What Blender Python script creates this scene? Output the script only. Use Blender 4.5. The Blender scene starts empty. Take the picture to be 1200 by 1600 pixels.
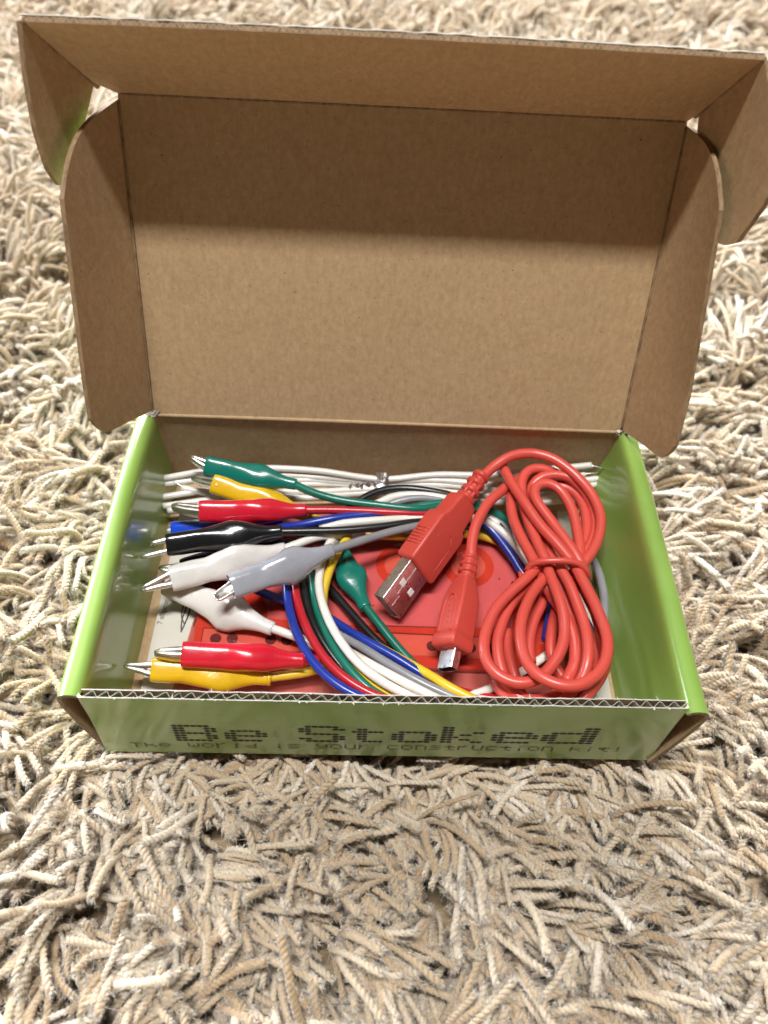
import bpy, math, random
import numpy as np
from mathutils import Vector, noise

random.seed(7); rng = np.random.default_rng(7)
scene = bpy.context.scene
COL = scene.collection
S = 0.01                                        # everything below is written in centimetres

# ------------------------------------------------------------------ camera
CAM = np.array([7.57303, -9.49104, 24.22945])
ROT = (math.radians(38.5393), math.radians(-2.5672), math.radians(0.4851))
FPX = 1232.287                                  # focal length in pixels of the 1200 x 1600 photograph
cam_d = bpy.data.cameras.new('camera'); cam = bpy.data.objects.new('camera', cam_d); COL.objects.link(cam)
cam.location = CAM * S; cam.rotation_euler = ROT
cam_d.sensor_fit = 'VERTICAL'; cam_d.sensor_height = 8.9; cam_d.sensor_width = 6.675
cam_d.lens = FPX / 1600 * 8.9
cam_d.clip_start = 0.01; cam_d.clip_end = 50
cam_d.dof.use_dof = True; cam_d.dof.focus_distance = 0.247; cam_d.dof.aperture_fstop = 2.8
scene.camera = cam
RM = np.array(cam.rotation_euler.to_matrix())

# ------------------------------------------------------------------ light of the room
scene.view_settings.view_transform = 'Standard'; scene.view_settings.look = 'None'
scene.view_settings.exposure = 0.0; scene.view_settings.gamma = 1.0
w = bpy.data.worlds.new('World'); scene.world = w; w.use_nodes = True
w.node_tree.nodes['Background'].inputs[0].default_value = (1.0, 0.95, 0.88, 1)
w.node_tree.nodes['Background'].inputs[1].default_value = 0.04

def area(name, loc, target, sx, sy, power, col):
    d = bpy.data.lights.new(name, 'AREA'); d.shape = 'RECTANGLE'; d.size = sx; d.size_y = sy
    d.energy = power; d.color = col
    o = bpy.data.objects.new(name, d); COL.objects.link(o)
    o.location = loc
    o.rotation_euler = (Vector(target) - Vector(loc)).to_track_quat('-Z', 'Y').to_euler()
    return o
sky = area('skylight', (-0.10, -0.13, 2.0), (0.085, 0.06, 0), 0.80, 0.11, 52, (1.0, 0.985, 0.97))
sky.rotation_euler = (0.095, -0.092, 0)
area('window', (-1.75, 1.40, 0.78), (0.05, 0.1, 0), 1.3, 0.8, 125, (0.82, 0.90, 1.0))
area('far_window', (-0.2, 2.6, 1.7), (0.1, 0.75, 0), 1.8, 1.0, 290, (0.97, 0.98, 1.0))

# ------------------------------------------------------------------ helpers
def ray(u, v):
    d = RM @ np.array([(u - 600) / FPX, (800 - v) / FPX, -1.0]); return d / np.linalg.norm(d)
def P(u, v, z):
    """the point at height z (cm) that the photograph shows at (u, v)"""
    d = ray(u, v); return CAM + d * ((z - CAM[2]) / d[2])
def PW(u, v, z):
    """the same, kept inside the four walls of the box"""
    p = P(u, v, z)
    k = 0
    while p[1] > 10.62 and k < 60:
        z += 0.03; p = P(u, v, z); k += 1
    return p
def unit(a):
    a = np.array(a, float); return a / np.linalg.norm(a)

class Root:
    pass
def thing(name, label, cat, loc, group=None):
    o = bpy.data.objects.new(name, None); COL.objects.link(o)
    o.empty_display_size = 0.005
    o.location = np.array(loc) * S; o['label'] = label; o['category'] = cat
    if group: o['group'] = group
    return o
def world_loc(o):
    l = np.zeros(3)
    while o is not None:
        l += np.array(o.location); o = o.parent
    return l
def mesh(name, verts, faces, mats, parent=None, smooth=True, fmats=None, label=None, cat=None, kind=None, group=None):
    me = bpy.data.meshes.new(name)
    v = np.array(verts, float).reshape(-1, 3) * S
    loc = np.zeros(3)
    if parent is not None: v = v - world_loc(parent)
    else:
        loc = np.array([v[:, 0].mean(), v[:, 1].mean(), v[:, 2].min()]); v = v - loc
    me.from_pydata(v.tolist(), [], [list(map(int, f)) for f in faces])
    if not isinstance(mats, (list, tuple)): mats = [mats]
    for m in mats: me.materials.append(m)
    if fmats is not None: me.polygons.foreach_set('material_index', list(fmats))
    if smooth: me.polygons.foreach_set('use_smooth', [True] * len(me.polygons))
    me.update()
    o = bpy.data.objects.new(name, me); COL.objects.link(o)
    if parent is not None: o.parent = parent
    else: o.location = loc
    if label: o['label'] = label
    if cat: o['category'] = cat
    if kind: o['kind'] = kind
    if group: o['group'] = group
    return o
class Geo:
    def __init__(self): self.v = []; self.f = []; self.m = []
    def add(self, v, f, m=0):
        b = len(self.v); self.v += [tuple(p) for p in v]
        self.f += [[i + b for i in q] for q in f]; self.m += [m] * len(f)
    def build(self, name, mats, parent=None, **k):
        return mesh(name, self.v, self.f, mats, parent, fmats=self.m, **k)
    def box(self, o, ax, ay, az, m=0):
        """a box from corner o along three edge vectors"""
        o, ax, ay, az = map(lambda t: np.array(t, float), (o, ax, ay, az))
        v = [o, o+ax, o+ax+ay, o+ay, o+az, o+ax+az, o+ax+ay+az, o+ay+az]
        self.add(v, [[3,2,1,0],[4,5,6,7],[0,1,5,4],[1,2,6,5],[2,3,7,6],[3,0,4,7]], m)

def spline(pts, step=0.12):
    p = np.array(pts, float)
    if len(p) < 3: 
        n = max(2, int(np.linalg.norm(p[1]-p[0]) / step)); t = np.linspace(0, 1, n)[:, None]
        return p[0] * (1 - t) + p[1] * t
    q = np.vstack([2*p[0]-p[1], p, 2*p[-1]-p[-2]]); out = []
    for i in range(1, len(q) - 2):
        a, b, c, d = q[i-1], q[i], q[i+1], q[i+2]
        n = max(2, int(np.linalg.norm(c - b) / step))
        # centripetal Catmull-Rom
        t0 = 0; t1 = t0 + max(1e-4, np.linalg.norm(b-a)**.5); t2 = t1 + max(1e-4, np.linalg.norm(c-b)**.5); t3 = t2 + max(1e-4, np.linalg.norm(d-c)**.5)
        for k in range(n):
            t = t1 + (t2 - t1) * k / n
            A1 = (t1-t)/(t1-t0)*a + (t-t0)/(t1-t0)*b; A2 = (t2-t)/(t2-t1)*b + (t-t1)/(t2-t1)*c; A3 = (t3-t)/(t3-t2)*c + (t-t2)/(t3-t2)*d
            B1 = (t2-t)/(t2-t0)*A1 + (t-t0)/(t2-t0)*A2; B2 = (t3-t)/(t3-t1)*A2 + (t-t1)/(t3-t1)*A3
            out.append((t2-t)/(t2-t1)*B1 + (t-t1)/(t2-t1)*B2)
    out.append(p[-1]); out = np.array(out)
    for _ in range(2): out[1:-1] = (out[:-2] + 2*out[1:-1] + out[2:]) / 4
    return out
def frames(p):
    t = np.gradient(p, axis=0); t /= np.linalg.norm(t, axis=1)[:, None]
    n = np.cross(t[0], [0, 0, 1.0])
    if np.linalg.norm(n) < 1e-3: n = np.array([1.0, 0, 0])
    N = [unit(n)]
    for i in range(1, len(p)):
        m = N[-1] - t[i] * (N[-1] @ t[i]); N.append(unit(m))
    N = np.array(N); return t, N, np.cross(t, N)
def tube(g, path, r, sides=12, m=0, dense=True, step=0.12):
    p = spline(path, step) if dense else np.array(path, float)
    T, N, B = frames(p); L = len(p)
    rr = np.full(L, r) if np.isscalar(r) else np.interp(np.linspace(0, 1, L), np.linspace(0, 1, len(r)), r)
    a = np.arange(sides) * 2 * math.pi / sides
    v = [p[i] + rr[i] * (math.cos(x) * N[i] + math.sin(x) * B[i]) for i in range(L) for x in a]
    f = [[i*sides+j, i*sides+(j+1)%sides, (i+1)*sides+(j+1)%sides, (i+1)*sides+j] for i in range(L-1) for j in range(sides)]
    f.append(list(range(sides))[::-1]); f.append([(L-1)*sides + j for j in range(sides)])
    g.add(v, f, m)
def loft(g, rings, m=0, cap=(True, True)):
    n = len(rings[0]); v = [p for r in rings for p in r]
    f = [[i*n+j, i*n+(j+1)%n, (i+1)*n+(j+1)%n, (i+1)*n+j] for i in range(len(rings)-1) for j in range(n)]
    if cap[0]: f.append(list(range(n))[::-1])
    if cap[1]: f.append([(len(rings)-1)*n + j for j in range(n)])
    g.add(v, f, m)
def superring(c, ey, ez, wy, wz, p=2.6, n=28):
    out = []
    for k in range(n):
        a = 2*math.pi*k/n; ca, sa = math.cos(a), math.sin(a)
        out.append(np.array(c) + ey*wy*math.copysign(abs(ca)**(2/p), ca) + ez*wz*math.copysign(abs(sa)**(2/p), sa))
    return out
def grid(g, fn, nu, nv, m=0):
    v = [fn(i/nu, j/nv) for j in range(nv+1) for i in range(nu+1)]
    f = [[j*(nu+1)+i, j*(nu+1)+i+1, (j+1)*(nu+1)+i+1, (j+1)*(nu+1)+i] for j in range(nv) for i in range(nu)]
    g.add(v, f, m)
def sheet(g, fn, nrm, t, nu, nv, ma=0, mb=1, me=2):
    """a board of thickness t: fn(a, b) is its inner face, nrm(a, b) points out through the back"""
    top = lambda a, b: np.array(fn(a, b)); bot = lambda a, b: np.array(fn(a, b)) + np.array(nrm(a, b)) * t
    grid(g, top, nu, nv, ma); grid(g, bot, nu, nv, mb)
    for k in range(4):
        n = nu if k < 2 else nv
        pr = [(i/n, 0) if k == 0 else (i/n, 1) if k == 1 else (0, i/n) if k == 2 else (1, i/n) for i in range(n+1)]
        v = [q(*x) for x in pr for q in (top, bot)]
        g.add(v, [[2*i, 2*i+1, 2*i+3, 2*i+2] for i in range(n)], me)

# ------------------------------------------------------------------ materials
def nt(name):
    m = bpy.data.materials.new(name); m.use_nodes = True
    b = m.node_tree.nodes['Principled BSDF']; return m, m.node_tree, b
def N(t, kind, **k):
    n = t.nodes.new(kind)
    for a, b in k.items(): setattr(n, a, b)
    return n
def ramp(t, fac, stops):
    r = N(t, 'ShaderNodeValToRGB'); t.links.new(fac, r.inputs[0])
    while len(r.color_ramp.elements) < len(stops): r.color_ramp.elements.new(0.5)
    for e, (p, c) in zip(r.color_ramp.elements, stops): e.position = p; e.color = (*c, 1)
    return r.outputs[0]
def tex(t, scale, detail=4, rough=0.6, kind='ShaderNodeTexNoise', stretch=None):
    c = N(t, 'ShaderNodeTexCoord'); n = N(t, kind)
    src = c.outputs['Object']
    if stretch:
        mp = N(t, 'ShaderNodeMapping'); mp.inputs['Scale'].default_value = stretch; t.links.new(src, mp.inputs[0]); src = mp.outputs[0]
    t.links.new(src, n.inputs['Vector']); n.inputs['Scale'].default_value = scale
    if kind == 'ShaderNodeTexNoise': n.inputs['Detail'].default_value = detail; n.inputs['Roughness'].default_value = rough
    return n.outputs[0]
def bump(t, b, h, strength, dist):
    n = N(t, 'ShaderNodeBump'); n.inputs['Strength'].default_value = strength; n.inputs['Distance'].default_value = dist
    t.links.new(h, n.inputs['Height']); t.links.new(n.outputs[0], b.inputs['Normal'])
def mixc(t, fac, a, b):
    n = N(t, 'ShaderNodeMix', data_type='RGBA')
    for i, x in ((0, fac), (6, a), (7, b)):
        if isinstance(x, (int, float)): n.inputs[i].default_value = x
        elif isinstance(x, tuple): n.inputs[i].default_value = (*x, 1)
        else: t.links.new(x, n.inputs[i])
    return n.outputs[2]

def plastic(name, col, rough=0.3, coat=0.3, var=0.12, sss=0.0, wav=0.0):
    m, t, b = nt(name)
    n = tex(t, 90, 3)
    c = ramp(t, n, [(0.25, tuple(x*(1-var) for x in col)), (0.75, tuple(min(1, x*(1+var)) for x in col))])
    t.links.new(c, b.inputs['Base Color']); b.inputs['Roughness'].default_value = rough
    b.inputs['Coat Weight'].default_value = coat; b.inputs['Coat Roughness'].default_value = 0.18
    if sss: b.inputs['Subsurface Weight'].default_value = sss; b.inputs['Subsurface Radius'].default_value = (0.003, 0.002, 0.0015); b.inputs['Subsurface Scale'].default_value = 0.6
    bump(t, b, tex(t, 260 if not wav else 140, 3), 0.25, 0.0001 if not wav else wav)
    return m
def kraft(name, a=(0.465, 0.325, 0.183), bcol=(0.42, 0.288, 0.158), edge=False):
    m, t, b = nt(name)
    base = mixc(t, tex(t, 18, 5), bcol, a)
    fib = tex(t, 700, 3, 0.7, stretch=(1, 0.35, 0.35))
    base = mixc(t, ramp(t, fib, [(0.35, (0, 0, 0)), (0.72, (.5, .5, .5))]), base, (0.62, 0.43, 0.25))
    base = mixc(t, ramp(t, tex(t, 520, 4, 0.8), [(0.36, (.38, .38, .38)), (0.58, (0, 0, 0))]), base, (0.33, 0.195, 0.09))
    fl = tex(t, 900, 2, 0.5)
    base = mixc(t, ramp(t, fl, [(0.26, (.55, .55, .55)), (0.32, (0, 0, 0))]), base, (0.20, 0.10, 0.04))
    fl2 = tex(t, 620, 1, 0.5, stretch=(1, 1.7, 1.3))
    base = mixc(t, ramp(t, fl2, [(0.18, (.8, .8, .8)), (0.21, (0, 0, 0))]), base, (0.12, 0.06, 0.025))
    t.links.new(base, b.inputs['Base Color']); b.inputs['Roughness'].default_value = 0.72
    b.inputs['Specular IOR Level'].default_value = 0.35
    b2 = N(t, 'ShaderNodeBump'); b2.inputs['Strength'].default_value = 0.6; b2.inputs['Distance'].default_value = 0.0016
    t.links.new(tex(t, 22, 3, 0.5), b2.inputs['Height'])
    n = N(t, 'ShaderNodeBump'); n.inputs['Strength'].default_value = 0.5; n.inputs['Distance'].default_value = 0.00016
    t.links.new(tex(t, 420, 6, 0.7), n.inputs['Height']); t.links.new(b2.outputs[0], n.inputs['Normal']); t.links.new(n.outputs[0], b.inputs['Normal'])
    return m
def green_print(name):
    m, t, b = nt(name)
    n = tex(t, 26, 5, stretch=(1, 1, 2.5))
    c = ramp(t, n, [(0.3, (0.215, 0.36, 0.062)), (0.7, (0.27, 0.425, 0.088))])
    t.links.new(c, b.inputs['Base Color']); b.inputs['Roughness'].default_value = 0.35
    b.inputs['Coat Weight'].default_value = 0.72; b.inputs['Coat Roughness'].default_value = 0.15
    b.inputs['Coat IOR'].default_value = 1.48
    bump(t, b, tex(t, 55, 3, stretch=(1, 1, 2)), 0.3, 0.0004)
    cb = N(t, 'ShaderNodeBump'); cb.inputs['Strength'].default_value = 0.14; cb.inputs['Distance'].default_value = 0.0005
    t.links.new(tex(t, 70, 2), cb.inputs['Height']); t.links.new(cb.outputs[0], b.inputs['Coat Normal'])
    return m
def metal(name, col=(0.72, 0.69, 0.66), rough=0.18, bmp=0.2):
    m, t, b = nt(name)
    b.inputs['Base Color'].default_value = (*col, 1); b.inputs['Metallic'].default_value = 1
    n = tex(t, 400, 4); r = N(t, 'ShaderNodeMapRange'); r.inputs[3].default_value = rough * .6; r.inputs[4].default_value = rough * 1.7
    t.links.new(n, r.inputs[0]); t.links.new(r.outputs[0], b.inputs['Roughness'])
    bump(t, b, tex(t, 500, 3), bmp, 0.0001)
    return m
def flat(name, col, rough=0.6, spec=0.4, var=0.08, sc=60):
    m, t, b = nt(name)
    c = ramp(t, tex(t, sc, 4), [(0.3, tuple(x*(1-var) for x in col)), (0.7, tuple(min(1, x*(1+var)) for x in col))])
    t.links.new(c, b.inputs['Base Color']); b.inputs['Roughness'].default_value = rough; b.inputs['Specular IOR Level'].default_value = spec
    bump(t, b, tex(t, 350, 3), 0.2, 0.0001)
    return m

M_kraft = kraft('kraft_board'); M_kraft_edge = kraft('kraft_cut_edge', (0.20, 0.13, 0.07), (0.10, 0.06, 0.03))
M_green = green_print('glossy_green_print')
M_liner = flat('white_paper_liner', (0.58, 0.555, 0.50), 0.7, 0.3, 0.12, 300)
M_flute = flat('corrugated_medium', (0.42, 0.37, 0.29), 0.8, 0.2, 0.2, 300)
M_ink = flat('dark_print', (0.022, 0.018, 0.012), 0.45)
M_grey_ink = flat('grey_print', (0.09, 0.09, 0.085), 0.6)
M_card = flat('white_card', (0.56, 0.535, 0.46), 0.55, 0.4, 0.05, 40)
M_nickel = metal('nickel_plate', (0.86, 0.83, 0.77), 0.33); M_steel = metal('plug_steel', (0.80, 0.80, 0.82), 0.26, 0.3)
M_foil = metal('crumpled_foil', (0.92, 0.92, 0.93), 0.3, 0.8)
M_tin = metal('tinned_wire', (0.75, 0.74, 0.72), 0.25)
PV = {
 'green': plastic('green_pvc', (0.006, 0.145, 0.098)), 'yellow': plastic('yellow_pvc', (0.74, 0.50, 0.03)),
 'red': plastic('red_pvc', (0.47, 0.014, 0.024)), 'black': plastic('black_pvc', (0.010, 0.010, 0.011), 0.3),
 'blue': plastic('blue_pvc', (0.010, 0.034, 0.29)), 'white': plastic('white_pvc', (0.76, 0.73, 0.66)),
 'grey': plastic('grey_pvc', (0.25, 0.25, 0.26)) }
BT = {
 'green': plastic('green_boot', (0.004, 0.155, 0.115), 0.26, 0.6, wav=0.0010), 'yellow': plastic('yellow_boot', (0.68, 0.42, 0.008), 0.26, 0.6, wav=0.0010),
 'red': plastic('red_boot', (0.58, 0.010, 0.028), 0.26, 0.6, wav=0.0010), 'black': plastic('black_boot', (0.008, 0.008, 0.009), 0.18, 0.8, wav=0.0010),
 'blue': plastic('blue_boot', (0.008, 0.06, 0.60), 0.26, 0.6, wav=0.0010), 'white': plastic('white_boot', (0.70, 0.675, 0.635), 0.26, 0.6, sss=0.25, wav=0.0010),
 'grey': plastic('grey_boot', (0.33, 0.34, 0.38), 0.22, 0.7, wav=0.0010) }
M_red = plastic('coral_red_pvc', (0.63, 0.080, 0.058), 0.38, 0.2, 0.05)
M_red_mold = plastic('coral_red_moulding', (0.58, 0.066, 0.047), 0.48, 0.05, 0.05)
M_hole = flat('dark_hole', (0.02, 0.008, 0.006), 0.8)

# ------------------------------------------------------------------ the carpet and its pile
mesh('carpet', [(-150, -120, -2.1), (170, -120, -2.1), (170, 220, -2.1), (-150, 220, -2.1)], [[0, 1, 2, 3]],
     flat('carpet_backing', (0.34, 0.25, 0.15), 0.95, 0.1, 0.3, 80), kind='structure', smooth=False,
     label='beige shag carpet that the cardboard box stands on')

def yarn_material():
    m, t, b = nt('wool_yarn')
    a = N(t, 'ShaderNodeAttribute', attribute_type='INSTANCER', attribute_name='tint')
    c = ramp(t, a.outputs['Fac'], [(0.0, (0.37, 0.250, 0.132)), (0.3, (0.50, 0.370, 0.228)), (0.65, (0.66, 0.555, 0.41)), (1.0, (0.82, 0.77, 0.69))])
    n = tex(t, 900, 3, 0.7)
    c = mixc(t, ramp(t, n, [(0.3, (.5, .5, .5)), (0.7, (0, 0, 0))]), c, (0.36, 0.27, 0.18))
    t.links.new(c, b.inputs['Base Color']); b.inputs['Roughness'].default_value = 0.85
    b.inputs['Specular IOR Level'].default_value = 0.25
    b.inputs['Sheen Weight'].default_value = 0.6; b.inputs['Sheen Roughness'].default_value = 0.4
    bump(t, b, tex(t, 1500, 3, 0.7), 0.6, 0.0002)
    return m
M_yarn = yarn_material()
M_fuzz = flat('wool_fuzz', (0.68, 0.62, 0.53), 0.9, 0.1)
yarns = bpy.data.collections.new('yarn_strands')          # source shapes of the pile, not in the scene itself
def make_yarn(k):
    g = Geo(); r_ = random.Random(100 + k)
    upright = k < 7
    Lr = r_.uniform(2.0, 2.9) if upright else r_.uniform(2.7, 3.9); bend = math.radians(r_.uniform(38, 68) if upright else r_.uniform(66, 108)); sb = math.radians(r_.uniform(-38, 38))
    start = r_.uniform(0.0, 0.22); n = 66
    p = [np.array([0, 0, 0.0])]; ds = Lr / n; wv = r_.uniform(.05, .20); wp = r_.uniform(0, 6)
    for i in range(n):
        s = (i + .5) / n
        a = bend * min(1, max(0, (s - start) / 0.75)) ** 1.25 + wv * math.sin(9 * s + wp); az = sb * s + wv * math.cos(7 * s + wp)
        p.append(p[-1] + ds * np.array([math.sin(a) * math.cos(az), math.sin(a) * math.sin(az), math.cos(a)]))
    p = np.array(p); T, Nn, B = frames(p)
    pr = r_.uniform(0.044, 0.066); tw = r_.uniform(19, 25); ph = r_.uniform(0, 6)
    sides = 6
    for ply in range(2):
        c = []; rad = []
        for i in range(len(p)):
            an = tw * i * ds + ph + ply * math.pi
            e = max(0, (i / n - 0.84) / 0.16); spread = 1.0 + .9 * e
            c.append(p[i] + pr * 0.68 * spread * (math.cos(an) * Nn[i] + math.sin(an) * B[i])); rad.append(pr * (1.30 - .25 * e) * (1 + .06 * math.sin(i * 1.3 + k)))
        rad[-1] *= .55; rad[-2] *= .85
        tube(g, np.array(c), np.array(rad), sides, 0, dense=False)
    def fibre(i, q, d, l, wdt):
        d2 = unit(d + np.array([r_.gauss(0, .8) for _ in range(3)])); q1 = q + d * l * .5; q2 = q1 + d2 * l * .6
        sd = unit(np.cross(d, d2 + np.array([.01, .02, .03]))) * wdt
        g.add([q - sd, q + sd, q1 + sd, q1 - sd, q2], [[0, 1, 2, 3], [3, 2, 4]], 1)
    for h in range(170):                                    # loose fibres along the strand
        i = min(n, int(n * r_.random() ** 0.6)); a = r_.uniform(0, 6.28); rd = math.cos(a) * Nn[i] + math.sin(a) * B[i]
        fibre(i, p[i] + rd * pr * 1.5, unit(rd * r_.uniform(.3, 1) + T[i] * r_.uniform(-.8, 1.3)), r_.uniform(.06, .22) * (2.2 if h % 6 == 0 else 1), .0035)
    for h in range(200):                                    # the frayed cut end
        i = n - int(r_.random() ** 1.5 * 16); a = r_.uniform(0, 6.28); rd = math.cos(a) * Nn[i] + math.sin(a) * B[i]
        fibre(i, p[i] + rd * pr * r_.uniform(.2, 1.5), unit(T[i] + rd * r_.uniform(.1, 1.0)), r_.uniform(.05, .20), .005)
    me = bpy.data.meshes.new('yarn'); me.from_pydata((np.array(g.v) * S).tolist(), [], g.f)
    me.materials.append(M_yarn); me.materials.append(M_fuzz); me.polygons.foreach_set('use_smooth', [True] * len(me.polygons)); me.polygons.foreach_set('material_index', g.m)
    o = bpy.data.objects.new('yarn', me); yarns.objects.link(o)
NY = 22
for k in range(NY): make_yarn(k)

def carpet_points():
    roots = []; tuft = []; count = 0
    def fill(x0, x1, y0, y1, sp, per):
        nonlocal count
        nx, ny = int((x1-x0)/sp), int((y1-y0)/sp); gx, gy = np.meshgrid(np.arange(nx), np.arange(ny))
        c = np.stack([x0 + (gx.ravel() + .5 * (gy.ravel() % 2)) * sp, y0 + gy.ravel() * sp], 1) + rng.normal(0, sp * .2, (nx*ny, 2))
        k = np.repeat(np.arange(len(c)), per); k = k[rng.random(len(k)) < .92]
        roots.append(c[k] + rng.normal(0, .20, (len(k), 2))); tuft.append(k + count); count += len(c)
        return c
    cen = np.vstack([fill(-14, 31, -13, 24, 1.14, 19), fill(-40, 58, 24, 84, 1.2, 14), fill(-40, -14, -13, 24, 1.2, 14), fill(31, 58, -13, 24, 1.2, 14)])
    q = np.vstack(roots); idx = np.concatenate(tuft); nt_ = len(cen)
    # the tufts of a neighbourhood fall roughly the same way, each tuft fans out a little
    field = np.array([noise.noise((x * .11, y * .11, 3.3)) * 3.6 for x, y in cen])
    caz = np.where(rng.random(nt_) < 0.68, field - 0.5 + rng.normal(0, .55, nt_), rng.uniform(-math.pi, math.pi, nt_))
    lock_up = np.where(rng.random(nt_) < .30, .85, .12)
    az = caz[idx] + rng.normal(0, .17, len(q))
    tint = np.clip(.55 * rng.random(nt_)[idx] + .45 * rng.random(len(q)), 0, 1)
    lift = (rng.uniform(-.60, .45, nt_) + .55 * np.array([noise.noise((x * .42, y * .42, 8.8)) for x, y in cen]))[idx]
    stray = (rng.random(len(q)) < 0.05) & ~((q[:, 0] > -1.5) & (q[:, 0] < 18.5) & (q[:, 1] > -1.5) & (q[:, 1] < 12))
    az[stray] = rng.uniform(-math.pi, math.pi, stray.sum())
    sc = rng.uniform(.74, 1.12, len(q))
    z = -2.10 + lift + rng.normal(0, .10, len(q)) + np.where(stray, .2, 0)
    # beside the box the pile leans away from it; what stands under its rim is pressed down and comes out sideways
    def inside(p, m): return (p[:, 0] > -.55 - m) & (p[:, 0] < 17.55 + m) & (p[:, 1] > -.20 - m) & (p[:, 1] < 11.1 + m)
    def ends(): 
        d = np.stack([np.cos(az), np.sin(az)], 1); return q + d * 3.1, q + d * 1.5
    tip, mid = ends(); under = inside(q, .0)
    bad = inside(tip, .25) | inside(mid, .2) | under
    out = q - np.array([8.5, 5.4]); side = np.abs(out[:, 0]) - 8.9 > np.abs(out[:, 1]) - 5.5
    away = np.where(side, np.where(out[:, 0] > 0, 0, math.pi), np.where(out[:, 1] > 0, math.pi / 2, -math.pi / 2))
    az[bad] = away[bad] + rng.normal(0, .75, bad.sum())
    tip, mid = ends(); still = (inside(tip, .15) | inside(mid, .12)) & ~under
    az[still] = away[still] + rng.normal(0, .3, still.sum())
    near = inside(q, 1.4); z = np.where(near, np.minimum(z, -2.40), z); z = np.where(under, -2.35 + rng.normal(0, .08, len(q)), z)
    keep = ~inside(q, -1.6)
    sc = np.where(near, np.minimum(sc, .95), sc)
    # behind, under the raised lid nothing presses; tilt gives the pile its unevenness
    tx = rng.normal(0, .14, len(q)); ty = rng.normal(0.04, .16, len(q))
    ty = np.where(under, .30, np.where(near, .12, ty)); tx = np.where(near, tx * .3, tx)
    roll = np.where(rng.random(len(q)) < .5, 0, 0)
    k = np.where(keep)[0]
    return np.column_stack([q[k], z[k]]), np.column_stack([tx[k], ty[k], az[k]]), sc[k], tint[k], np.where((~near[k]) & (lock_up[idx[k]] > rng.random(len(k))), rng.integers(0, 7, len(k)), rng.integers(7, NY, len(k)))
cp, crot, csc, ctint, cidx = carpet_points()
me = bpy.data.meshes.new('carpet_pile'); me.from_pydata((cp * S).tolist(), [], [])
for nm, ty, data in (('yrot', 'FLOAT_VECTOR', crot.ravel()), ('yscale', 'FLOAT', csc), ('tint', 'FLOAT', ctint), ('yidx', 'INT', cidx)):
    at = me.attributes.new(nm, ty, 'POINT')
    at.data.foreach_set('vector' if ty == 'FLOAT_VECTOR' else 'value', data)
pile = bpy.data.objects.new('carpet_pile', me); COL.objects.link(pile); me.materials.append(M_yarn)
pile['kind'] = 'stuff'; pile['label'] = 'long twisted cream and tan wool yarns of the shag carpet'
gt = bpy.data.node_groups.new('pile', 'GeometryNodeTree')
gt.interface.new_socket('Geometry', in_out='INPUT', socket_type='NodeSocketGeometry'); gt.interface.new_socket('Geometry', in_out='OUTPUT', socket_type='NodeSocketGeometry')
gi = gt.nodes.new('NodeGroupInput'); go = gt.nodes.new('NodeGroupOutput'); ip = gt.nodes.new('GeometryNodeInstanceOnPoints')
ci = gt.nodes.new('GeometryNodeCollectionInfo'); ci.inputs['Collection'].default_value = yarns
ci.inputs['Separate Children'].default_value = True; ci.inputs['Reset Children'].default_value = True
def named(n, ty):
    x = gt.nodes.new('GeometryNodeInputNamedAttribute'); x.data_type = ty; x.inputs['Name'].default_value = n
    return x.outputs['Attribute']
er = gt.nodes.new('FunctionNodeEulerToRotation'); gt.links.new(named('yrot', 'FLOAT_VECTOR'), er.inputs[0])
gt.links.new(gi.outputs[0], ip.inputs['Points']); gt.links.new(ci.outputs[0], ip.inputs['Instance'])
ip.inputs['Pick Instance'].default_value = True
gt.links.new(named('yidx', 'INT'), ip.inputs['Instance Index']); gt.links.new(er.outputs[0], ip.inputs['Rotation'])
gt.links.new(named('yscale', 'FLOAT'), ip.inputs['Scale']); gt.links.new(ip.outputs[0], go.inputs[0])
pile.modifiers.new('pile', 'NODES').node_group = gt

# ------------------------------------------------------------------ the cardboard box
W, D, H, L = 17.0, 10.876, 3.834, 10.258
AL = math.radians(21.10)
U = np.array([0, math.sin(AL), math.cos(AL)]); NL = np.array([0, -math.cos(AL), math.sin(AL)])   # up the open lid; out of its inner face
HO = np.array([0, D, H])
box = thing('cardboard_box', 'open green and brown corrugated cardboard box full of leads, standing on the shag carpet', 'box', (8.5, 5.4, 0))
BM = [M_kraft, M_green, M_kraft_edge]
g = Geo(); g.box((-.1, .1, 0), (17.2, 0, 0), (0, D - .1, 0), (0, 0, .14)); g.build('base_panel', [M_kraft], box, smooth=False)

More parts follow.
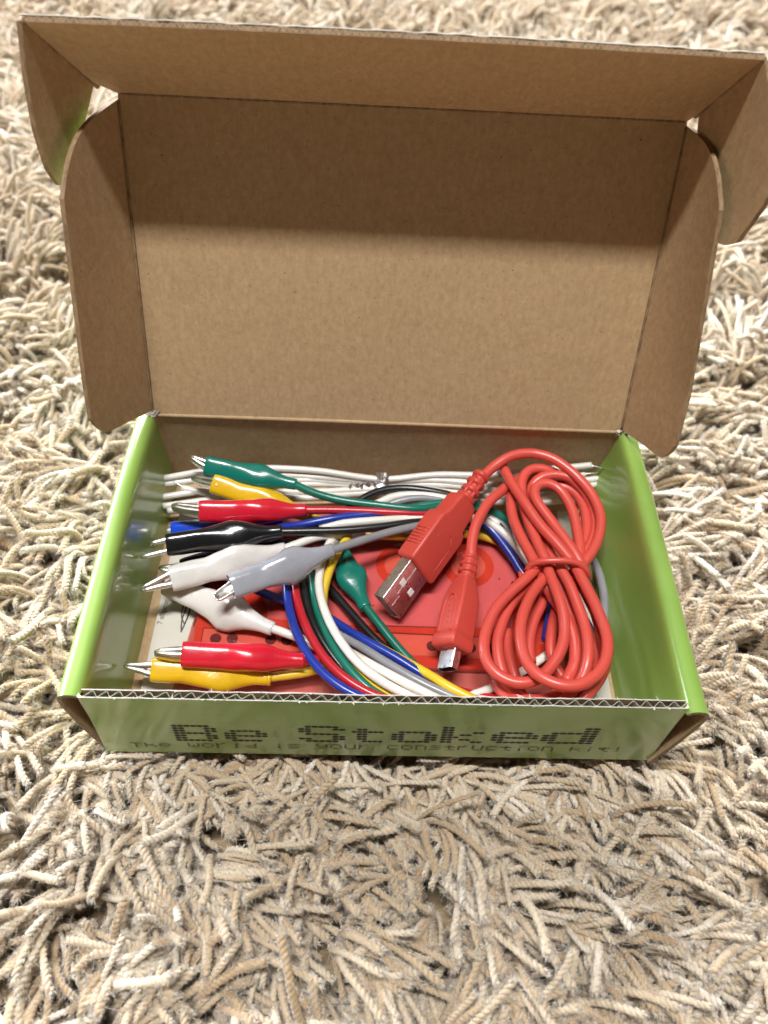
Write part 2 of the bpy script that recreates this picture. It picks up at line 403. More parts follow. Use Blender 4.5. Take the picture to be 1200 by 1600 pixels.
def corrugated(g, A, B, C, D_, nrm, t, pitch, m_in, m_out, m_fl, lt=0.028):
    """board A-B (cut edge showing the flutes) to D-C; nrm points to the outer liner"""
    A, B, C, D_, nrm = [np.array(q, float) for q in (A, B, C, D_, nrm)]
    ns = 90
    def wob(s, sd): return .022 * noise.noise((s * 38, sd, 0)) + .012 * noise.noise((s * 120, sd, 4))
    for off, m, sd in ((0, m_in, 1.5), (t - lt, m_out, 7.5)):
        v = []
        for i in range(ns + 1):
            s_ = i / ns; top = A + (B - A) * s_; bot = D_ + (C - D_) * s_; ed = unit(top - bot); fade = min(1, 12 * min(s_, 1 - s_))
            o = wob(s_, sd) * fade
            if sd > 5: o = min(o, .0) * .3
            h = wob(s_, sd + 20) * .9 * fade; thk = lt * (1.1 + 14 * wob(s_, sd + 40))
            mid = top + (bot - top) * .06
            for q, oo, hh in ((top, o, h), (mid, 0, 0), (bot, 0, 0)): v += [q + ed * hh + nrm * (off + oo), q + ed * hh + nrm * (off + oo + (thk if sd < 5 else lt))]
        f = []; fm = []
        for i in range(ns):
            a = 6 * i; b = a + 6
            f += [[a, b, b+1, a+1], [a, a+2, b+2, b], [a+2, a+4, b+4, b+2], [a+1, b+1, b+3, a+3], [a+3, b+3, b+5, a+5], [a+4, a+5, b+5, b+4]]; fm += [2, m, m, m, m, m]
        f += [[0, 1, 3, 2], [2, 3, 5, 4], [6*ns, 6*ns+2, 6*ns+3, 6*ns+1], [6*ns+2, 6*ns+4, 6*ns+5, 6*ns+3]]; fm += [m] * 4
        b = len(g.v); g.v += [tuple(p) for p in v]; g.f += [[k + b for k in q] for q in f]; g.m += fm
    n = max(8, int(np.linalg.norm(B - A) / pitch * 12)); v = []
    ln = np.linalg.norm(B - A); ph = 0.0
    for i in range(n + 1):
        s = i / n; ph += 2 * math.pi * (ln / n) / (pitch * (1 + .55 * noise.noise((s * 34, 3, 0))))
        am = .97 - .6 * max(0, noise.noise((s * 22, 9, 0)) + .1)
        o = lt + .012 + (t - 2 * lt - .024) * (.5 + .5 * math.sin(ph + .3 * math.sin(ph)) * am)
        top = A + (B - A) * s; bot = D_ + (C - D_) * s; ed = unit(bot - top); dz = .012 + .05 * abs(noise.noise((s * 60, 5, 0)))
        for th in (-.011, .011): v += [top + ed * dz + nrm * (o + th), bot + nrm * (o + th)]
    f = []
    for i in range(n): f += [[4*i, 4*i+4, 4*i+5, 4*i+1], [4*i+2, 4*i+3, 4*i+7, 4*i+6], [4*i, 4*i+2, 4*i+6, 4*i+4]]
    g.add(v, f, 3)

# front wall: single corrugated board, flutes open at its top edge
FW = lambda x, z: np.array([x, -.08 + .16 * x / W, z])
g = Geo()
nseg = 14
for i in range(1):
    corrugated(g, FW(.06, H) + np.array([0, .26, 0]), FW(W - .04, H) + np.array([0, .26, 0]), FW(W + .02, .02) + np.array([0, .26, 0]), FW(-.06, .02) + np.array([0, .26, 0]),
               np.array([0, -1, 0]), .26, .40, 0, 1, 2)
front = g.build('front_wall', [M_kraft, M_green, M_liner, M_flute], box, smooth=False)
# frayed paper along the cut edge
g = Geo()
for k in range(150):
    x = random.uniform(.2, W - .3); yy = random.choice((0, .25)); p = FW(x, H) + np.array([0, yy, 0]); l = random.uniform(.02, .10)
    d = np.array([random.gauss(0, .5), random.gauss(0, .7), random.uniform(.2, 1)]) * l
    g.add([p + (-.03, 0, -.01), p + (.03, .004, -.01), p + d], [[0, 1, 2]])
g.build('torn_paper_fibre', [M_liner], front, smooth=False)['kind'] = 'stuff'
# folded stubs of the front wall tucked into the hollow side walls
g = Geo()
for sx, x0 in ((-1, .03), (1, W - .03)):
    fn = lambda a, b, sx=sx, x0=x0: np.array([x0 + sx * (.02 + .26 * math.sin(a * 1.57) * b), FW(x0, H)[1] + .02 + .9 * a * a + .1*a, .05 + (H - .10 - .12 * a) * b])
    g = Geo(); sheet(g, fn, lambda a, b, sx=sx: np.array([-sx, .3, 0]), .1, 6, 6)
    g.build('tuck_flap', [M_kraft, M_kraft, M_liner], box)

# dot lettering on the front wall
GL = {
'B': ('1111110','1100011','1100011','1111110','1100011','1100011','1111110'),
'S': ('0111110','1100011','1100000','0111110','0000011','1100011','0111110'),
'k': ('1100000','1100000','1100011','1101100','1110000','1101100','1100011'),
'd': ('0000011','0000011','0111111','1100011','1100011','1100011','0111111'),
'e': ('0000000','0000000','0111110','1100011','1111111','1100000','0111110'),
'o': ('0000000','0000000','0111110','1100011','1100011','1100011','0111110'),
't': ('0000000','0110000','1111110','0110000','0110000','0110000','0011110')}
SM = {
'T':('11111','00100','00100','00100','00100'),'h':('10000','10000','11110','10001','10001'),'e':('01110','10001','11111','10000','01110'),
'w':('10001','10001','10101','10101','01010'),'o':('01110','10001','10001','10001','01110'),'r':('10110','11000','10000','10000','10000'),
'l':('00110','00100','00100','00100','00100'),'d':('00001','00001','01111','10001','01111'),'i':('00100','00000','00100','00100','00100'),
's':('01111','10000','01110','00001','11110'),'y':('10001','10001','01111','00001','01110'),'u':('10001','10001','10001','10001','01111'),
'c':('01111','10000','10000','10000','01111'),'n':('11110','10001','10001','10001','10001'),'t':('00100','11111','00100','00100','00011'),
'k':('10000','10010','11100','10010','10001'),'!':('00100','00100','00100','00000','00100')}
def wall_dot(g, x, z, rx, rz, n=8):
    v = []
    for k in range(n):
        a = 2 * math.pi * k / n; v.append(FW(x + rx * math.cos(a), z + rz * math.sin(a)) + np.array([0, -.007, 0]))
    g.add(v, [list(range(n))])
g = Geo()
pos = [('B', 272, 340), ('e', 350, 418), ('S', 466, 540), ('t', 549, 608), ('o', 612, 685), ('k', 690, 758), ('e', 770, 845), ('d', 850, 937)]
def wx(u, v):
    d = ray(u, v); p = CAM + d * ((0.0 - CAM[1]) / d[1]); return p[0], p[2]
for ch, u0, u1 in pos:
    x0 = wx(u0, 1143 + 4 * (u0 - 272) / 660)[0]; x1 = wx(u1, 1143 + 4 * (u1 - 272) / 660)[0]; px = (x1 - x0) / 7
    zb = 1.02 + .30 * (x0 - 2.3) / 12.5
    for r in range(7):
        for c in range(7):
            if GL[ch][r][c] == '1':
                z = zb + (6 - r) * .175
                for dx in ((-.0,) if c not in (0, 1, 5, 6) else (0,)): wall_dot(g, x0 + (c + .5) * px + dx + (z - 1.6) * 0, z, px * .53, .070)
g.build('dot_lettering', [M_ink], front, smooth=False)['label'] = 'dark dotted lettering reading Be Stoked'
g = Geo(); txt = 'The world is your construction kit!'
xa, xb = .78, 16.05; cw = (xb - xa) / len(txt)
for i, ch in enumerate(txt):
    if ch == ' ': continue
    zb = .44 + .26 * i / len(txt)
    for r in range(5):
        for c in range(5):
            if SM[ch][r][c] == '1':
                x = xa + i * cw + (c + .5) * cw / 6; z = zb + (4 - r) * .072
                q = [(-.46, -.45), (.46, -.45), (.46, .45), (-.46, .45)]
                g.add([FW(x + a * cw / 6, z + b * .058) + np.array([0, -.007, 0]) for a, b in q], [[0, 1, 2, 3]])
g.build('small_lettering', [flat('faint_print', (0.085, 0.115, 0.04), 0.45)], front, smooth=False)['label'] = 'small line of pixel lettering under the dotted words'

# back wall
g = Geo(); sheet(g, lambda a, b: np.array([-.05 + 17.1 * a, D + .05 * math.sin(b * 3.1) , .14 + (H - .16) * b]), lambda a, b: np.array([0, 1, 0]), .16, 20, 8)
g.build('back_wall', BM, box)
# hinge crease between the back wall and the lid
g = Geo(); tube(g, [(0.02, D + .05, H - .02), (5, D + .035, H + .01), (11, D + .05, H), (16.98, D + .05, H - .01)], .085, 10); g.build('hinge_crease', [M_kraft], box)

# side walls: board rolled over into a hollow double wall
def side_wall(sx, x0):
    prof = [(.10, -.02), (.30, .9), (.50, 2.0), (.635, 3.0), (.66, 3.42), (.62, 3.68), (.50, 3.82), (.30, 3.86), (.12, 3.84), (.0, 3.76), (-.06, 3.55)] + ([(-.12, 2.6), (-.22, 1.3), (-.30, .14)] if sx < 0 else [(-.20, 2.6), (-.48, 1.3), (-.72, .14)])
    pr = spline([(a, 0, b) for a, b in prof], .08)[:, [0, 2]]
    t2 = np.gradient(pr, axis=0); t2 /= np.linalg.norm(t2, axis=1)[:, None]; nn = np.stack([-t2[:, 1], t2[:, 0]], 1)  # to the hollow side? fixed below
    cen = np.array([.2, 1.6])
    sgn = np.sign(((cen - pr) * nn).sum(1)); nn *= sgn[:, None]
    inn = pr + nn * .13
    nP = len(pr); g = Geo(); yn = 24
    def skin(q, m, wob):
        v = []
        for j in range(yn + 1):
            for i in range(nP):
                s = j / yn; y = -.06 + .10 * (1 - 0) * 0 + s * (D - .02)
                f = i / nP
                y0 = (-.02 if f < .55 else .26); y = y0 + s * (D - .05 - y0)
                zz = q[i, 1] - (.05 * math.sin(s * 5.1 + .4) * (q[i, 1] / H) ** 4 if wob else .05 * math.sin(s * 5.1 + .4) * (q[i, 1] / H) ** 4)
                bulge = .05 * math.sin(s * 3.1) * (q[i, 1] / H) ** 2
                v.append((x0 + sx * (q[i, 0] + bulge), y, zz))
        f = [[j*nP+i, j*nP+i+1, (j+1)*nP+i+1, (j+1)*nP+i] for j in range(yn) for i in range(nP-1)]
        g.add(v, f, m); return v
    a = skin(pr, 1, True); b = skin(inn, 0, True)
    for row in (0, yn):                                    # the cut ends with their flutes
        v = []
        for i in range(nP): v += [a[row*nP+i], b[row*nP+i]]
        g.add(v, [[2*i, 2*i+1, 2*i+3, 2*i+2] for i in range(nP-1)], 2)
    for i in (0, nP - 1):
        v = []
        for j in range(yn + 1): v += [a[j*nP+i], b[j*nP+i]]
        g.add(v, [[2*j, 2*j+1, 2*j+3, 2*j+2] for j in range(yn)], 2)
    o = g.build('side_wall', BM, box)
    g = Geo(); v = []                                       # medium showing at the front cut end
    for i in range(int(nP * .62)):
        for k in range(3):
            s = (i + k / 3); i0 = min(nP - 2, int(s)); fr = s - i0
            A_ = np.array(a[i0]) * (1 - fr) + np.array(a[i0 + 1]) * fr; B_ = np.array(b[i0]) * (1 - fr) + np.array(b[i0 + 1]) * fr
            o_ = .5 + .36 * math.sin((3 * i + k) * 1.05); c = A_ + (B_ - A_) * o_; e = unit(B_ - A_) * .016
            v += [c - e + (0, -.012, 0), c + e + (0, -.012, 0)]
    g.add(v, [[2*i, 2*i+1, 2*i+3, 2*i+2] for i in range(len(v)//2 - 1)]); g.build('cut_flute', [M_flute], o, smooth=False)
    return o
side_wall(-1, 0.0); side_wall(1, W)

# the lid, leaning back, with its flaps
g = Geo(); sheet(g, lambda a, b: HO + np.array([.0 + W * a, 0, 0]) + U * (.05 + (L - .05) * b) - NL * .02 * math.sin(a * 3.14) * math.sin(b * 3.14), lambda a, b: -NL, .17, 24, 16)
lid = g.build('lid', BM, box)
PS = math.radians(62); FD = U * math.cos(PS) + NL * math.sin(PS); TO = HO + U * L
FN = np.cross(FD, [1, 0, 0]); FN = FN if FN @ U > 0 else -FN
g = Geo(); fh = 3.52
def ff(a, b):
    k = (b - .128) / .872
    x0, x1 = (-.55 - .75 * k, 17.15 + .37 * k) if k > -.01 else (.02 - .57 * (b / .128) ** 2, W - .02 + .17 * (b / .128) ** 2)
    x = x0 + (x1 - x0) * a
    return TO + np.array([x, 0, 0]) + FD * (fh * b + .04 * math.sin(a * 2.6) * b) + FN * (.05 * math.sin(a * 3.14) * b)
sheet(g, ff, lambda a, b: FN, .17, 26, 10)
fl = g.build('front_flap', BM, lid)
g = Geo(); v = []                                          # flutes along the flap's cut edge
for i in range(620):
    a = i / 619; o_ = .5 + .36 * math.sin(i * 1.05 + math.sin(i * .2)); c = ff(a, 1) + FN * .17 * o_ + FD * .012; e = FN * .014
    v += [c - e, c + e]
g.add(v, [[2*i, 2*i+1, 2*i+3, 2*i+2] for i in range(619)]); g.build('cut_flute', [M_kraft], fl, smooth=False)
g = Geo(); tube(g, [ff(a, 1) + FN * (.165 + .02 * noise.noise((a * 30, 2, 0))) + FD * (.01 + .05 * noise.noise((a * 45, 7, 0))) for a in np.linspace(0, 1, 130)], .022, 5); g.build('torn_liner_edge', [M_liner], fl)
for sx, xs0, xs1, out in ((-1, -.55, -1.3, [(0.0, .0, 1.0, .0), (.22, 1.2, 1.09, 1.41), (.50, 2.3, 1.14, 2.81), (.85, 3.5, 1.12, 3.8), (.95, 4.0, 1.04, 4.15)]),
                          (1, 17.15, 17.52, [(.0, .0, 1.0, 0), (.2, 1.7, 1.45, 1.8), (.5, 3.2, 1.75, 3.3), (1.0, 4.8, 1.95, 4.6), (1.5, 5.5, 1.72, 5.62)])):
    Q0 = TO + np.array([xs0, 0, 0]) + FD * .45; Q1 = TO + np.array([xs1, 0, 0]) + FD * fh; hl = Q1 - Q0
    oa = np.array(out); tt = np.linspace(0, 1, len(oa))
    DT = -U * math.cos(math.radians(15)) - NL * math.sin(math.radians(15)); nrm = unit(np.cross(hl, DT)); nrm = nrm if nrm[0] * sx > 0 else -nrm
    def tab(a, b, Q0=Q0, hl=hl, oa=oa, tt=tt, nrm=nrm, sx=sx, DT=DT):
        s0, d0, s1, d1 = [np.interp(b, tt, oa[:, k]) for k in range(4)]
        s, d = s0 + (s1 - s0) * a, d0 + (d1 - d0) * a
        return Q0 + hl * s + DT * d + nrm * (.10 * math.sin(b * 3.1))
    g = Geo(); sheet(g, tab, lambda a, b, nrm=nrm: nrm, .15, 8, 14); g.build('corner_tab', BM, lid)
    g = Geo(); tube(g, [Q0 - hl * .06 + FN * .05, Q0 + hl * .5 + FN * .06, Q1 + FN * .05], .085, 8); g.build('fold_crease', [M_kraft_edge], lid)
for sx in (-1, 1):
    Wf = 3.12
    def phi(v):
        return math.radians(72 + .0 * v + (3 if v > 8 else 0) * 0) if sx < 0 else math.radians(75 + 9.5 * min(1.1, max(0, (v - 2.7) / 6)))
    def wf(v): return (3.42 - .05 * max(0, v - 2.6)) if sx < 0 else 3.12
    def sf(a, b, sx=sx):
        vb = .16 + .30 * a + .75 * max(0, (a - .72) / .28) ** 2.2; vt = 10.12 - 1.05 * a - 1.35 * a ** 5
        if sx > 0: vb = .10 + .05 * a + .75 * max(0, (a - .72) / .28) ** 2.2
        if sx > 0: vt = 10.15 - .75 * a - 1.15 * a ** 4
        v = vb + (vt - vb) * b; p = phi(v); x0 = 0 if sx < 0 else W
        curl = .22 * a * (1 - a) * (1 if sx < 0 else 1.6)
        dd = np.array([sx, 0, 0]) * math.cos(p) + NL * math.sin(p); dn = np.array([sx, 0, 0]) * math.sin(p) - NL * math.cos(p)
        return HO + np.array([x0, 0, 0]) + U * v + dd * (wf(v) * a - .03) + dn * curl - NL * .04
    def sn(a, b, sx=sx):
        p = phi(5); return np.array([sx, 0, 0]) * math.sin(p) - NL * math.cos(p)
    g = Geo(); sheet(g, sf, sn, .15, 16, 26); g.build('side_flap', BM, lid)
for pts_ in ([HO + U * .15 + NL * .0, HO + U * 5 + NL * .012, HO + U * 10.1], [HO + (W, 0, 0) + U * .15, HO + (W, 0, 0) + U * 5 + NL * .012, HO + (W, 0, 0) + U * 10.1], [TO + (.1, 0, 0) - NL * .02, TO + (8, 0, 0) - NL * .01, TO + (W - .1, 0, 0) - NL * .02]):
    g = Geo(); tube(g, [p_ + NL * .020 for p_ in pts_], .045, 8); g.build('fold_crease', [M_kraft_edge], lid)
# torn white crumbs of board at the hinge corners
for cx in (.0, W):
    g = Geo()
    for k in range(16):
        p = np.array([cx + random.gauss(0, .14), D + .02 + random.gauss(0, .05), H + .06 + random.gauss(0, .05)])
        q = [p + np.array([random.gauss(0, .11), random.gauss(0, .06), random.gauss(0, .08)]) for _ in range(4)]
        g.add(q, [[0, 1, 2], [0, 2, 3]])
    g.build('torn_corner', [M_liner], box, smooth=False)

# ------------------------------------------------------------------ flat things on the bottom of the box
card_px = [(216, 1095), (285, 782), (905, 800), (958, 1108)]
cz = .30
cc = [P(u, v, cz) for u, v in card_px]; cc[2][1] = min(cc[2][1], 10.4); cc[1][1] = min(cc[1][1], 10.0); cc[0][1] = cc[3][1] = .45
card = thing('printed_card', 'white printed insert card lying flat on the bottom of the box under everything', 'card', (8.5, 5, cz))
g = Geo()
def cf(a, b): return (cc[0]*(1-a)+cc[3]*a)*(1-b) + (cc[1]*(1-a)+cc[2]*a)*b + np.array([0, 0, .06*math.sin(a*9)*math.sin(b*4)*0])
sheet(g, cf, lambda a, b: np.array([0, 0, -1]), .04, 4, 4, 0, 0, 0); cs = g.build('card_sheet', [M_card], card, smooth=False)
def text_mesh(s, name, origin, xdir, ydir, size, mat, parent, off=.012, label=None):
    cu = bpy.data.curves.new('lettering', 'FONT'); cu.body = s; cu.size = 1.0; cu.resolution_u = 3
    o = bpy.data.objects.new('lettering', cu); me0 = o.to_mesh()
    v = [np.array(x.co) for x in me0.vertices]; f = [list(p.vertices) for p in me0.polygons]
    v = [np.array(origin) + np.array(xdir) * x[0] * size + np.array(ydir) * x[1] * size + np.array([0, 0, off]) for x in v]
    o.to_mesh_clear(); bpy.data.objects.remove(o)
    r = mesh(name, v, f, mat, parent, smooth=False)
    if label: r['label'] = label
    return r
t0 = P(253, 976, cz); t1 = P(266, 929, cz); td = unit(t1 - t0); tn = np.array([-td[1], td[0], 0])
text_mesh('7 alligator clips', 'lettering', t0, td, tn, np.linalg.norm(t1 - t0) / 4.9, M_grey_ink, card, label='grey printed words reading 7 alligator clips')
g = Geo()
for pth in ([(283, 988), (284, 968), (291, 950), (300, 928), (304, 910)], [(288, 975), (283, 965), (287, 945), (297, 925)], [(292, 968), (297, 950), (301, 930), (302, 912)], [(284, 985), (290, 972), (300, 945), (306, 925)]):
    tube(g, [P(u, v, cz + .005) for u, v in pth], .025, 5)
g.build('line_drawing', [M_grey_ink], card)

# red circuit board
bz = .62
brd = thing('circuit_board', 'flat red circuit board with round pads inside the red film pouch, under the leads', 'circuit board', P(560, 930, bz - .2))
b0, b1, b2, b3 = [P(u, v, bz) for u, v in ((296, 1040), (345, 860), (850, 860), (880, 1050))]
b0[1] = b3[1] = max(b0[1], b3[1]); ytop = 8.3; b1 = np.array([b0[0] - .1, ytop, bz]); b2 = np.array([b3[0] + .1, ytop, bz])
M_board = flat('red_solder_mask', (0.60, 0.12, 0.012), 0.4); M_pad = flat('pale_silkscreen', (0.62, 0.42, 0.46), 0.5); M_tinpad = flat('tinned_pad', (0.68, 0.42, 0.28), 0.45)
g = Geo(); g.box(b0 + (0, 0, -.16), b3 - b0, b1 - b0, (0, 0, .16)); g.build('board', [M_board], brd, smooth=False)
def poly(g, pts, z, th=.012):
    p = [np.array(q) for q in pts]; n = len(p)
    for q in p: q[2] = z
    lo = [q.copy() for q in p]
    for q in lo: q[2] -= th
    g.add(p + lo, [list(range(n)), [i + n for i in range(n)][::-1]] + [[i, (i+1) % n, (i+1) % n + n, i + n] for i in range(n)])
def disc(c, r, n=32): return [np.array([c[0] + r * math.cos(2*math.pi*k/n), c[1] + r * math.sin(2*math.pi*k/n), c[2]]) for k in range(n)]
g = Geo(); poly(g, [P(u, v, bz) for u, v in ((412, 905), (470, 845), (505, 836), (748, 838), (806, 884), (800, 982), (520, 976), (418, 966))], bz + .012); g.build('silkscreen_area', [M_pad], brd, smooth=False)
for u, v in ((628, 884), (731, 884)):
    c = P(u, v, bz); g = Geo(); poly(g, disc(c, .95), bz + .022); r_ = g.build('pad_ring', [M_board], brd, smooth=False)
    g = Geo(); poly(g, disc(c, .63), bz + .030); g.build('pad', [M_tinpad], brd, smooth=False)
g = Geo(); poly(g, [P(u, v, bz) for u, v in ((318, 982), (520, 984), (790, 998), (800, 1032), (520, 1018), (312, 1018))], bz + .020); g.build('earth_bar', [M_tinpad], brd, smooth=False)
g = Geo(); poly(g, [P(u, v, bz) for u, v in ((422, 934), (446, 934), (446, 955), (420, 955))], bz + .024); g.build('arrow_pad', [M_board], brd, smooth=False)
for u, v in ((337, 998), (363, 998), (423, 1000), (448, 1001), (520, 1003), (547, 1004), (612, 1007), (675, 1010), (735, 1013), (765, 1014)):
    g = Geo(); poly(g, disc(P(u, v, bz), .19, 16), bz + .030); g.build('clip_hole', [M_hole], brd, smooth=False)
for u, v in ((556, 886), (574, 907), (583, 947), (573, 988), (780, 905), (802, 912), (690, 950)):
    g = Geo(); poly(g, disc(P(u, v, bz), .09 if u in (556, 802) else .03, 10), bz + .032); g.build('drill_hole', [M_hole], brd, smooth=False)
M_trace = flat('dark_red_outline', (0.16, 0.012, 0.008), 0.6)
g = Geo()
for ln in ([(318, 982), (312, 1018)], [(318, 982), (520, 984), (680, 993), (790, 998)], [(588, 978), (588, 989), (680, 993)], [(588, 978), (690, 981)]):
    for (a, b) in zip(ln[:-1], ln[1:]):
        p, q = P(*a, bz), P(*b, bz); d = unit(q - p); n_ = np.array([-d[1], d[0], 0]) * .018; z_ = np.array([0, 0, .034])
        g.add([p - n_ + z_, p + n_ + z_, q + n_ + z_, q - n_ + z_], [[0, 1, 2, 3]])
g.build('outline', [M_trace], brd, smooth=False)
e0, e1 = P(524, 989, bz), P(590, 993, bz); ed = unit(e1 - e0)
text_mesh('EARTH', 'lettering', e0, ed, np.array([-ed[1], ed[0], 0]), .36, M_trace, brd, off=.034, label='dark red printed word EARTH')

# red film pouch: tinted clear film, creased
m, t, b = nt('red_film'); t.nodes.remove(b)
out = t.nodes['Material Output']
tr = N(t, 'ShaderNodeBsdfTransparent'); tr.inputs[0].default_value = (0.95, 0.48, 0.45, 1)
gl = N(t, 'ShaderNodeBsdfGlossy'); gl.inputs['Roughness'].default_value = 0.06
fr = N(t, 'ShaderNodeFresnel'); fr.inputs[0].default_value = 1.45; mx = N(t, 'ShaderNodeMixShader')
df = N(t, 'ShaderNodeBsdfDiffuse'); df.inputs[0].default_value = (0.58, 0.12, 0.12, 1)
m2 = N(t, 'ShaderNodeMixShader'); m2.inputs[0].default_value = 0.16
bp = N(t, 'ShaderNodeBump'); bp.inputs['Strength'].default_value = .9; bp.inputs['Distance'].default_value = .0012
t.links.new(tex(t, 45, 3), bp.inputs['Height']); t.links.new(bp.outputs[0], gl.inputs['Normal']); t.links.new(bp.outputs[0], fr.inputs['Normal'])
t.links.new(tr.outputs[0], m2.inputs[1]); t.links.new(df.outputs[0], m2.inputs[2])
t.links.new(fr.outputs[0], mx.inputs[0]); t.links.new(m2.outputs[0], mx.inputs[1]); t.links.new(gl.outputs[0], mx.inputs[2]); t.links.new(mx.outputs[0], out.inputs[0])
M_film = m
pc = [P(u, v, .5) for u, v in ((258, 1092), (352, 800), (870, 790), (935, 1106))]
pc[0][1] = .5; pc[3][1] = .5; pc[1][1] = min(pc[1][1], 9.8); pc[2][1] = min(pc[2][1], 9.9)
def film(a, b):
    p = (pc[0]*(1-a)+pc[3]*a)*(1-b) + (pc[1]*(1-a)+pc[2]*a)*b
    e = min(a, 1-a, b, 1-b)
    onb = (b0[0]-.1 < p[0] < b3[0]+.1) and (b0[1]-.1 < p[1] < ytop+.1)
    z = .40 + (.29 if onb else .29 * min(1, e * 9)) + (0 if onb else .05) * noise.noise((p[0]*1.1, p[1]*1.4, 1.0)) + .012 * noise.noise((p[0]*.8, p[1]*2.0, 5.0))
    if p[1] > ytop: z += .07 * noise.noise((p[0]*1.6, p[1]*2.2, 8.0))
    return np.array([p[0], p[1], z])
pouch = thing('film_pouch', 'creased red translucent film pouch around the circuit board, under the leads', 'pouch', P(600, 930, .4))
g = Geo(); grid(g, film, 110, 80); g.build('film', [M_film], pouch)

# ------------------------------------------------------------------ clip leads
def clip(lead, op, tl, col, scale=1.0, opening='side', jaw=0.95, gap=.12, bulge=1.0, jaws=(1, 1), flatten=.86, tip=None, seed=0, ring=False):
    A, B = PW(*op), PW(*tl); ex = unit(A - B); Ln = np.linalg.norm(A - B); mid = (A + B) / 2
    V = unit(CAM - mid); Nn = unit(V - ex * (V @ ex)); E_ = np.cross(Nn, ex)
    st = [(0, .375, .33), (.03, .395, .35), (.15, .40, .36), (.32, .41, .38), (.46, .46, .42), (.56, .49 * bulge, .44), (.66, .46 * bulge, .40), (.76, .36, .31), (.85, .265, .25), (.90, .235, .225), (.965, .225, .215), (1.0, .215, .205)]
    ts = np.array([s[0] for s in st]); n = 32; rings = []
    r_ = random.Random(seed); ph1, ph2 = r_.uniform(0, 6), r_.uniform(0, 6)
    tt = np.concatenate([np.linspace(0, .1, 6), np.linspace(.13, .9, 26), np.linspace(.92, 1, 5)])
    sag = r_.uniform(-.05, .05)
    for q in tt:
        we = np.interp(q, ts, [s[1] for s in st]) * scale; wn = np.interp(q, ts, [s[2] for s in st]) * scale * flatten
        c = A - ex * Ln * q + E_ * sag * math.sin(q * 3.14)
        p_ = np.interp(q, [0, .35, .8, 1], [3.2, 2.7, 2.1, 2.0])
        rg = superring(c, E_, Nn, we, wn, p_, n)
        k = math.exp(-((q - .55) / .16) ** 2)
        rg = [c + (x - c) * (1 + k * (.08 * math.sin(2 * a_ + ph1) + .07 * math.sin(3 * a_ + ph2 + 9 * q)) - .05 * math.exp(-((q - .3 - .03 * (ph1 - 3)) / .07) ** 2) * (1 + math.sin(a_ * 2 + ph2))) for x, a_ in zip(rg, np.arange(n) * 2 * math.pi / n)]
        rings.append(rg)
    inner = [[A - ex * d + (x - A) * .82 for x in rings[0]] for d in (0.0, .5)]
    g = Geo(); loft(g, rings, 0, (False, True)); loft(g, [rings[0], inner[0], inner[1]], 0, (False, True))
    if ring: tube(g, [B + ex * .08, B - ex * .05], .235 * scale, 14)
    o = bpy.data.objects.new('clip', None); COL.objects.link(o); o.parent = lead; o.location = A * S - world_loc(lead); o.empty_display_size = .003
    bt = g.build('boot', [BT[col]], o)
    if isinstance(opening, (int, float)): an = math.radians(opening)
    else: an = {'side': math.pi / 2, 'up': 0}[opening]
    ez = math.cos(an) * Nn + math.sin(an) * E_; ey = np.cross(ez, ex)
    axis = ex
    if tip is not None:
        T_ = P(*tip); axis = unit(T_ - (A - ex * .3)); jaw = np.linalg.norm(T_ - A); ez = unit(ez - axis * (ez @ axis)); ey = np.cross(ez, axis)
    for sg, use in ((1, jaws[0]), (-1, jaws[1])):
        if not use: continue
        g = Geo(); Lj = jaw * use; v = []; ns = 15
        for i in range(ns + 1):
            s = i / ns; x = -.3 + (Lj + .3) * s
            wd = (.38 - .10 * s) * scale; hd = (.19 - .06 * s) * scale
            if s > .9: wd *= .8; hd *= .8
            z = (.05 + .22 * (1 - s) ** .95 + gap * s) * scale
            z = min(z, (.27 if opening == 'side' else .17) * scale)
            tooth = .045 * scale * (1 if i % 2 else -.3) * (1 if s > .35 else 0)
            drop = .05 * scale if i == ns else 0
            c = A + axis * x
            lip = max(.004, z - hd)
            for yy, zz in ((-wd / 2, lip - tooth * .6), (-wd / 2, z - .03 - drop), (-wd / 2 + .04, z - drop), (wd / 2 - .04, z - drop), (wd / 2, z - .03 - drop), (wd / 2, lip - tooth * .6)):
                v.append(c + ey * yy + ez * sg * zz)
        f = [[i*6+j, i*6+j+1, (i+1)*6+j+1, (i+1)*6+j] for i in range(ns) for j in range(5)] + [[ns*6+j for j in range(6)]]
        g.add(v, f)
        jo = g.build('jaw', [M_nickel], o)
        so = jo.modifiers.new('thickness', 'SOLIDIFY'); so.thickness = .035 * S; so.offset = 0
    return B
def wires(lead, col, paths, r=.148):
    g = Geo()
    for p in paths: tube(g, [q if isinstance(q, np.ndarray) else PW(*q) for q in p], r, 12)
    return g.build('wire', [PV[col]], lead)
GRP = 'alligator clip leads coiled in the box'
def lead(label, at): return thing('clip_lead', label, 'clip lead', P(*at), GRP)

# common way of a lead behind the plug and down the right side under the red cord
def right_side(dx, z): return [(800 + dx, 868 + dx * .3, z), (850 + dx, 930, z), (905 + dx * .6, 985, z - .1), (925 + dx * .4, 1050, z - .1), (880, 1105 - dx * .2, z), (790, 1118, z)]

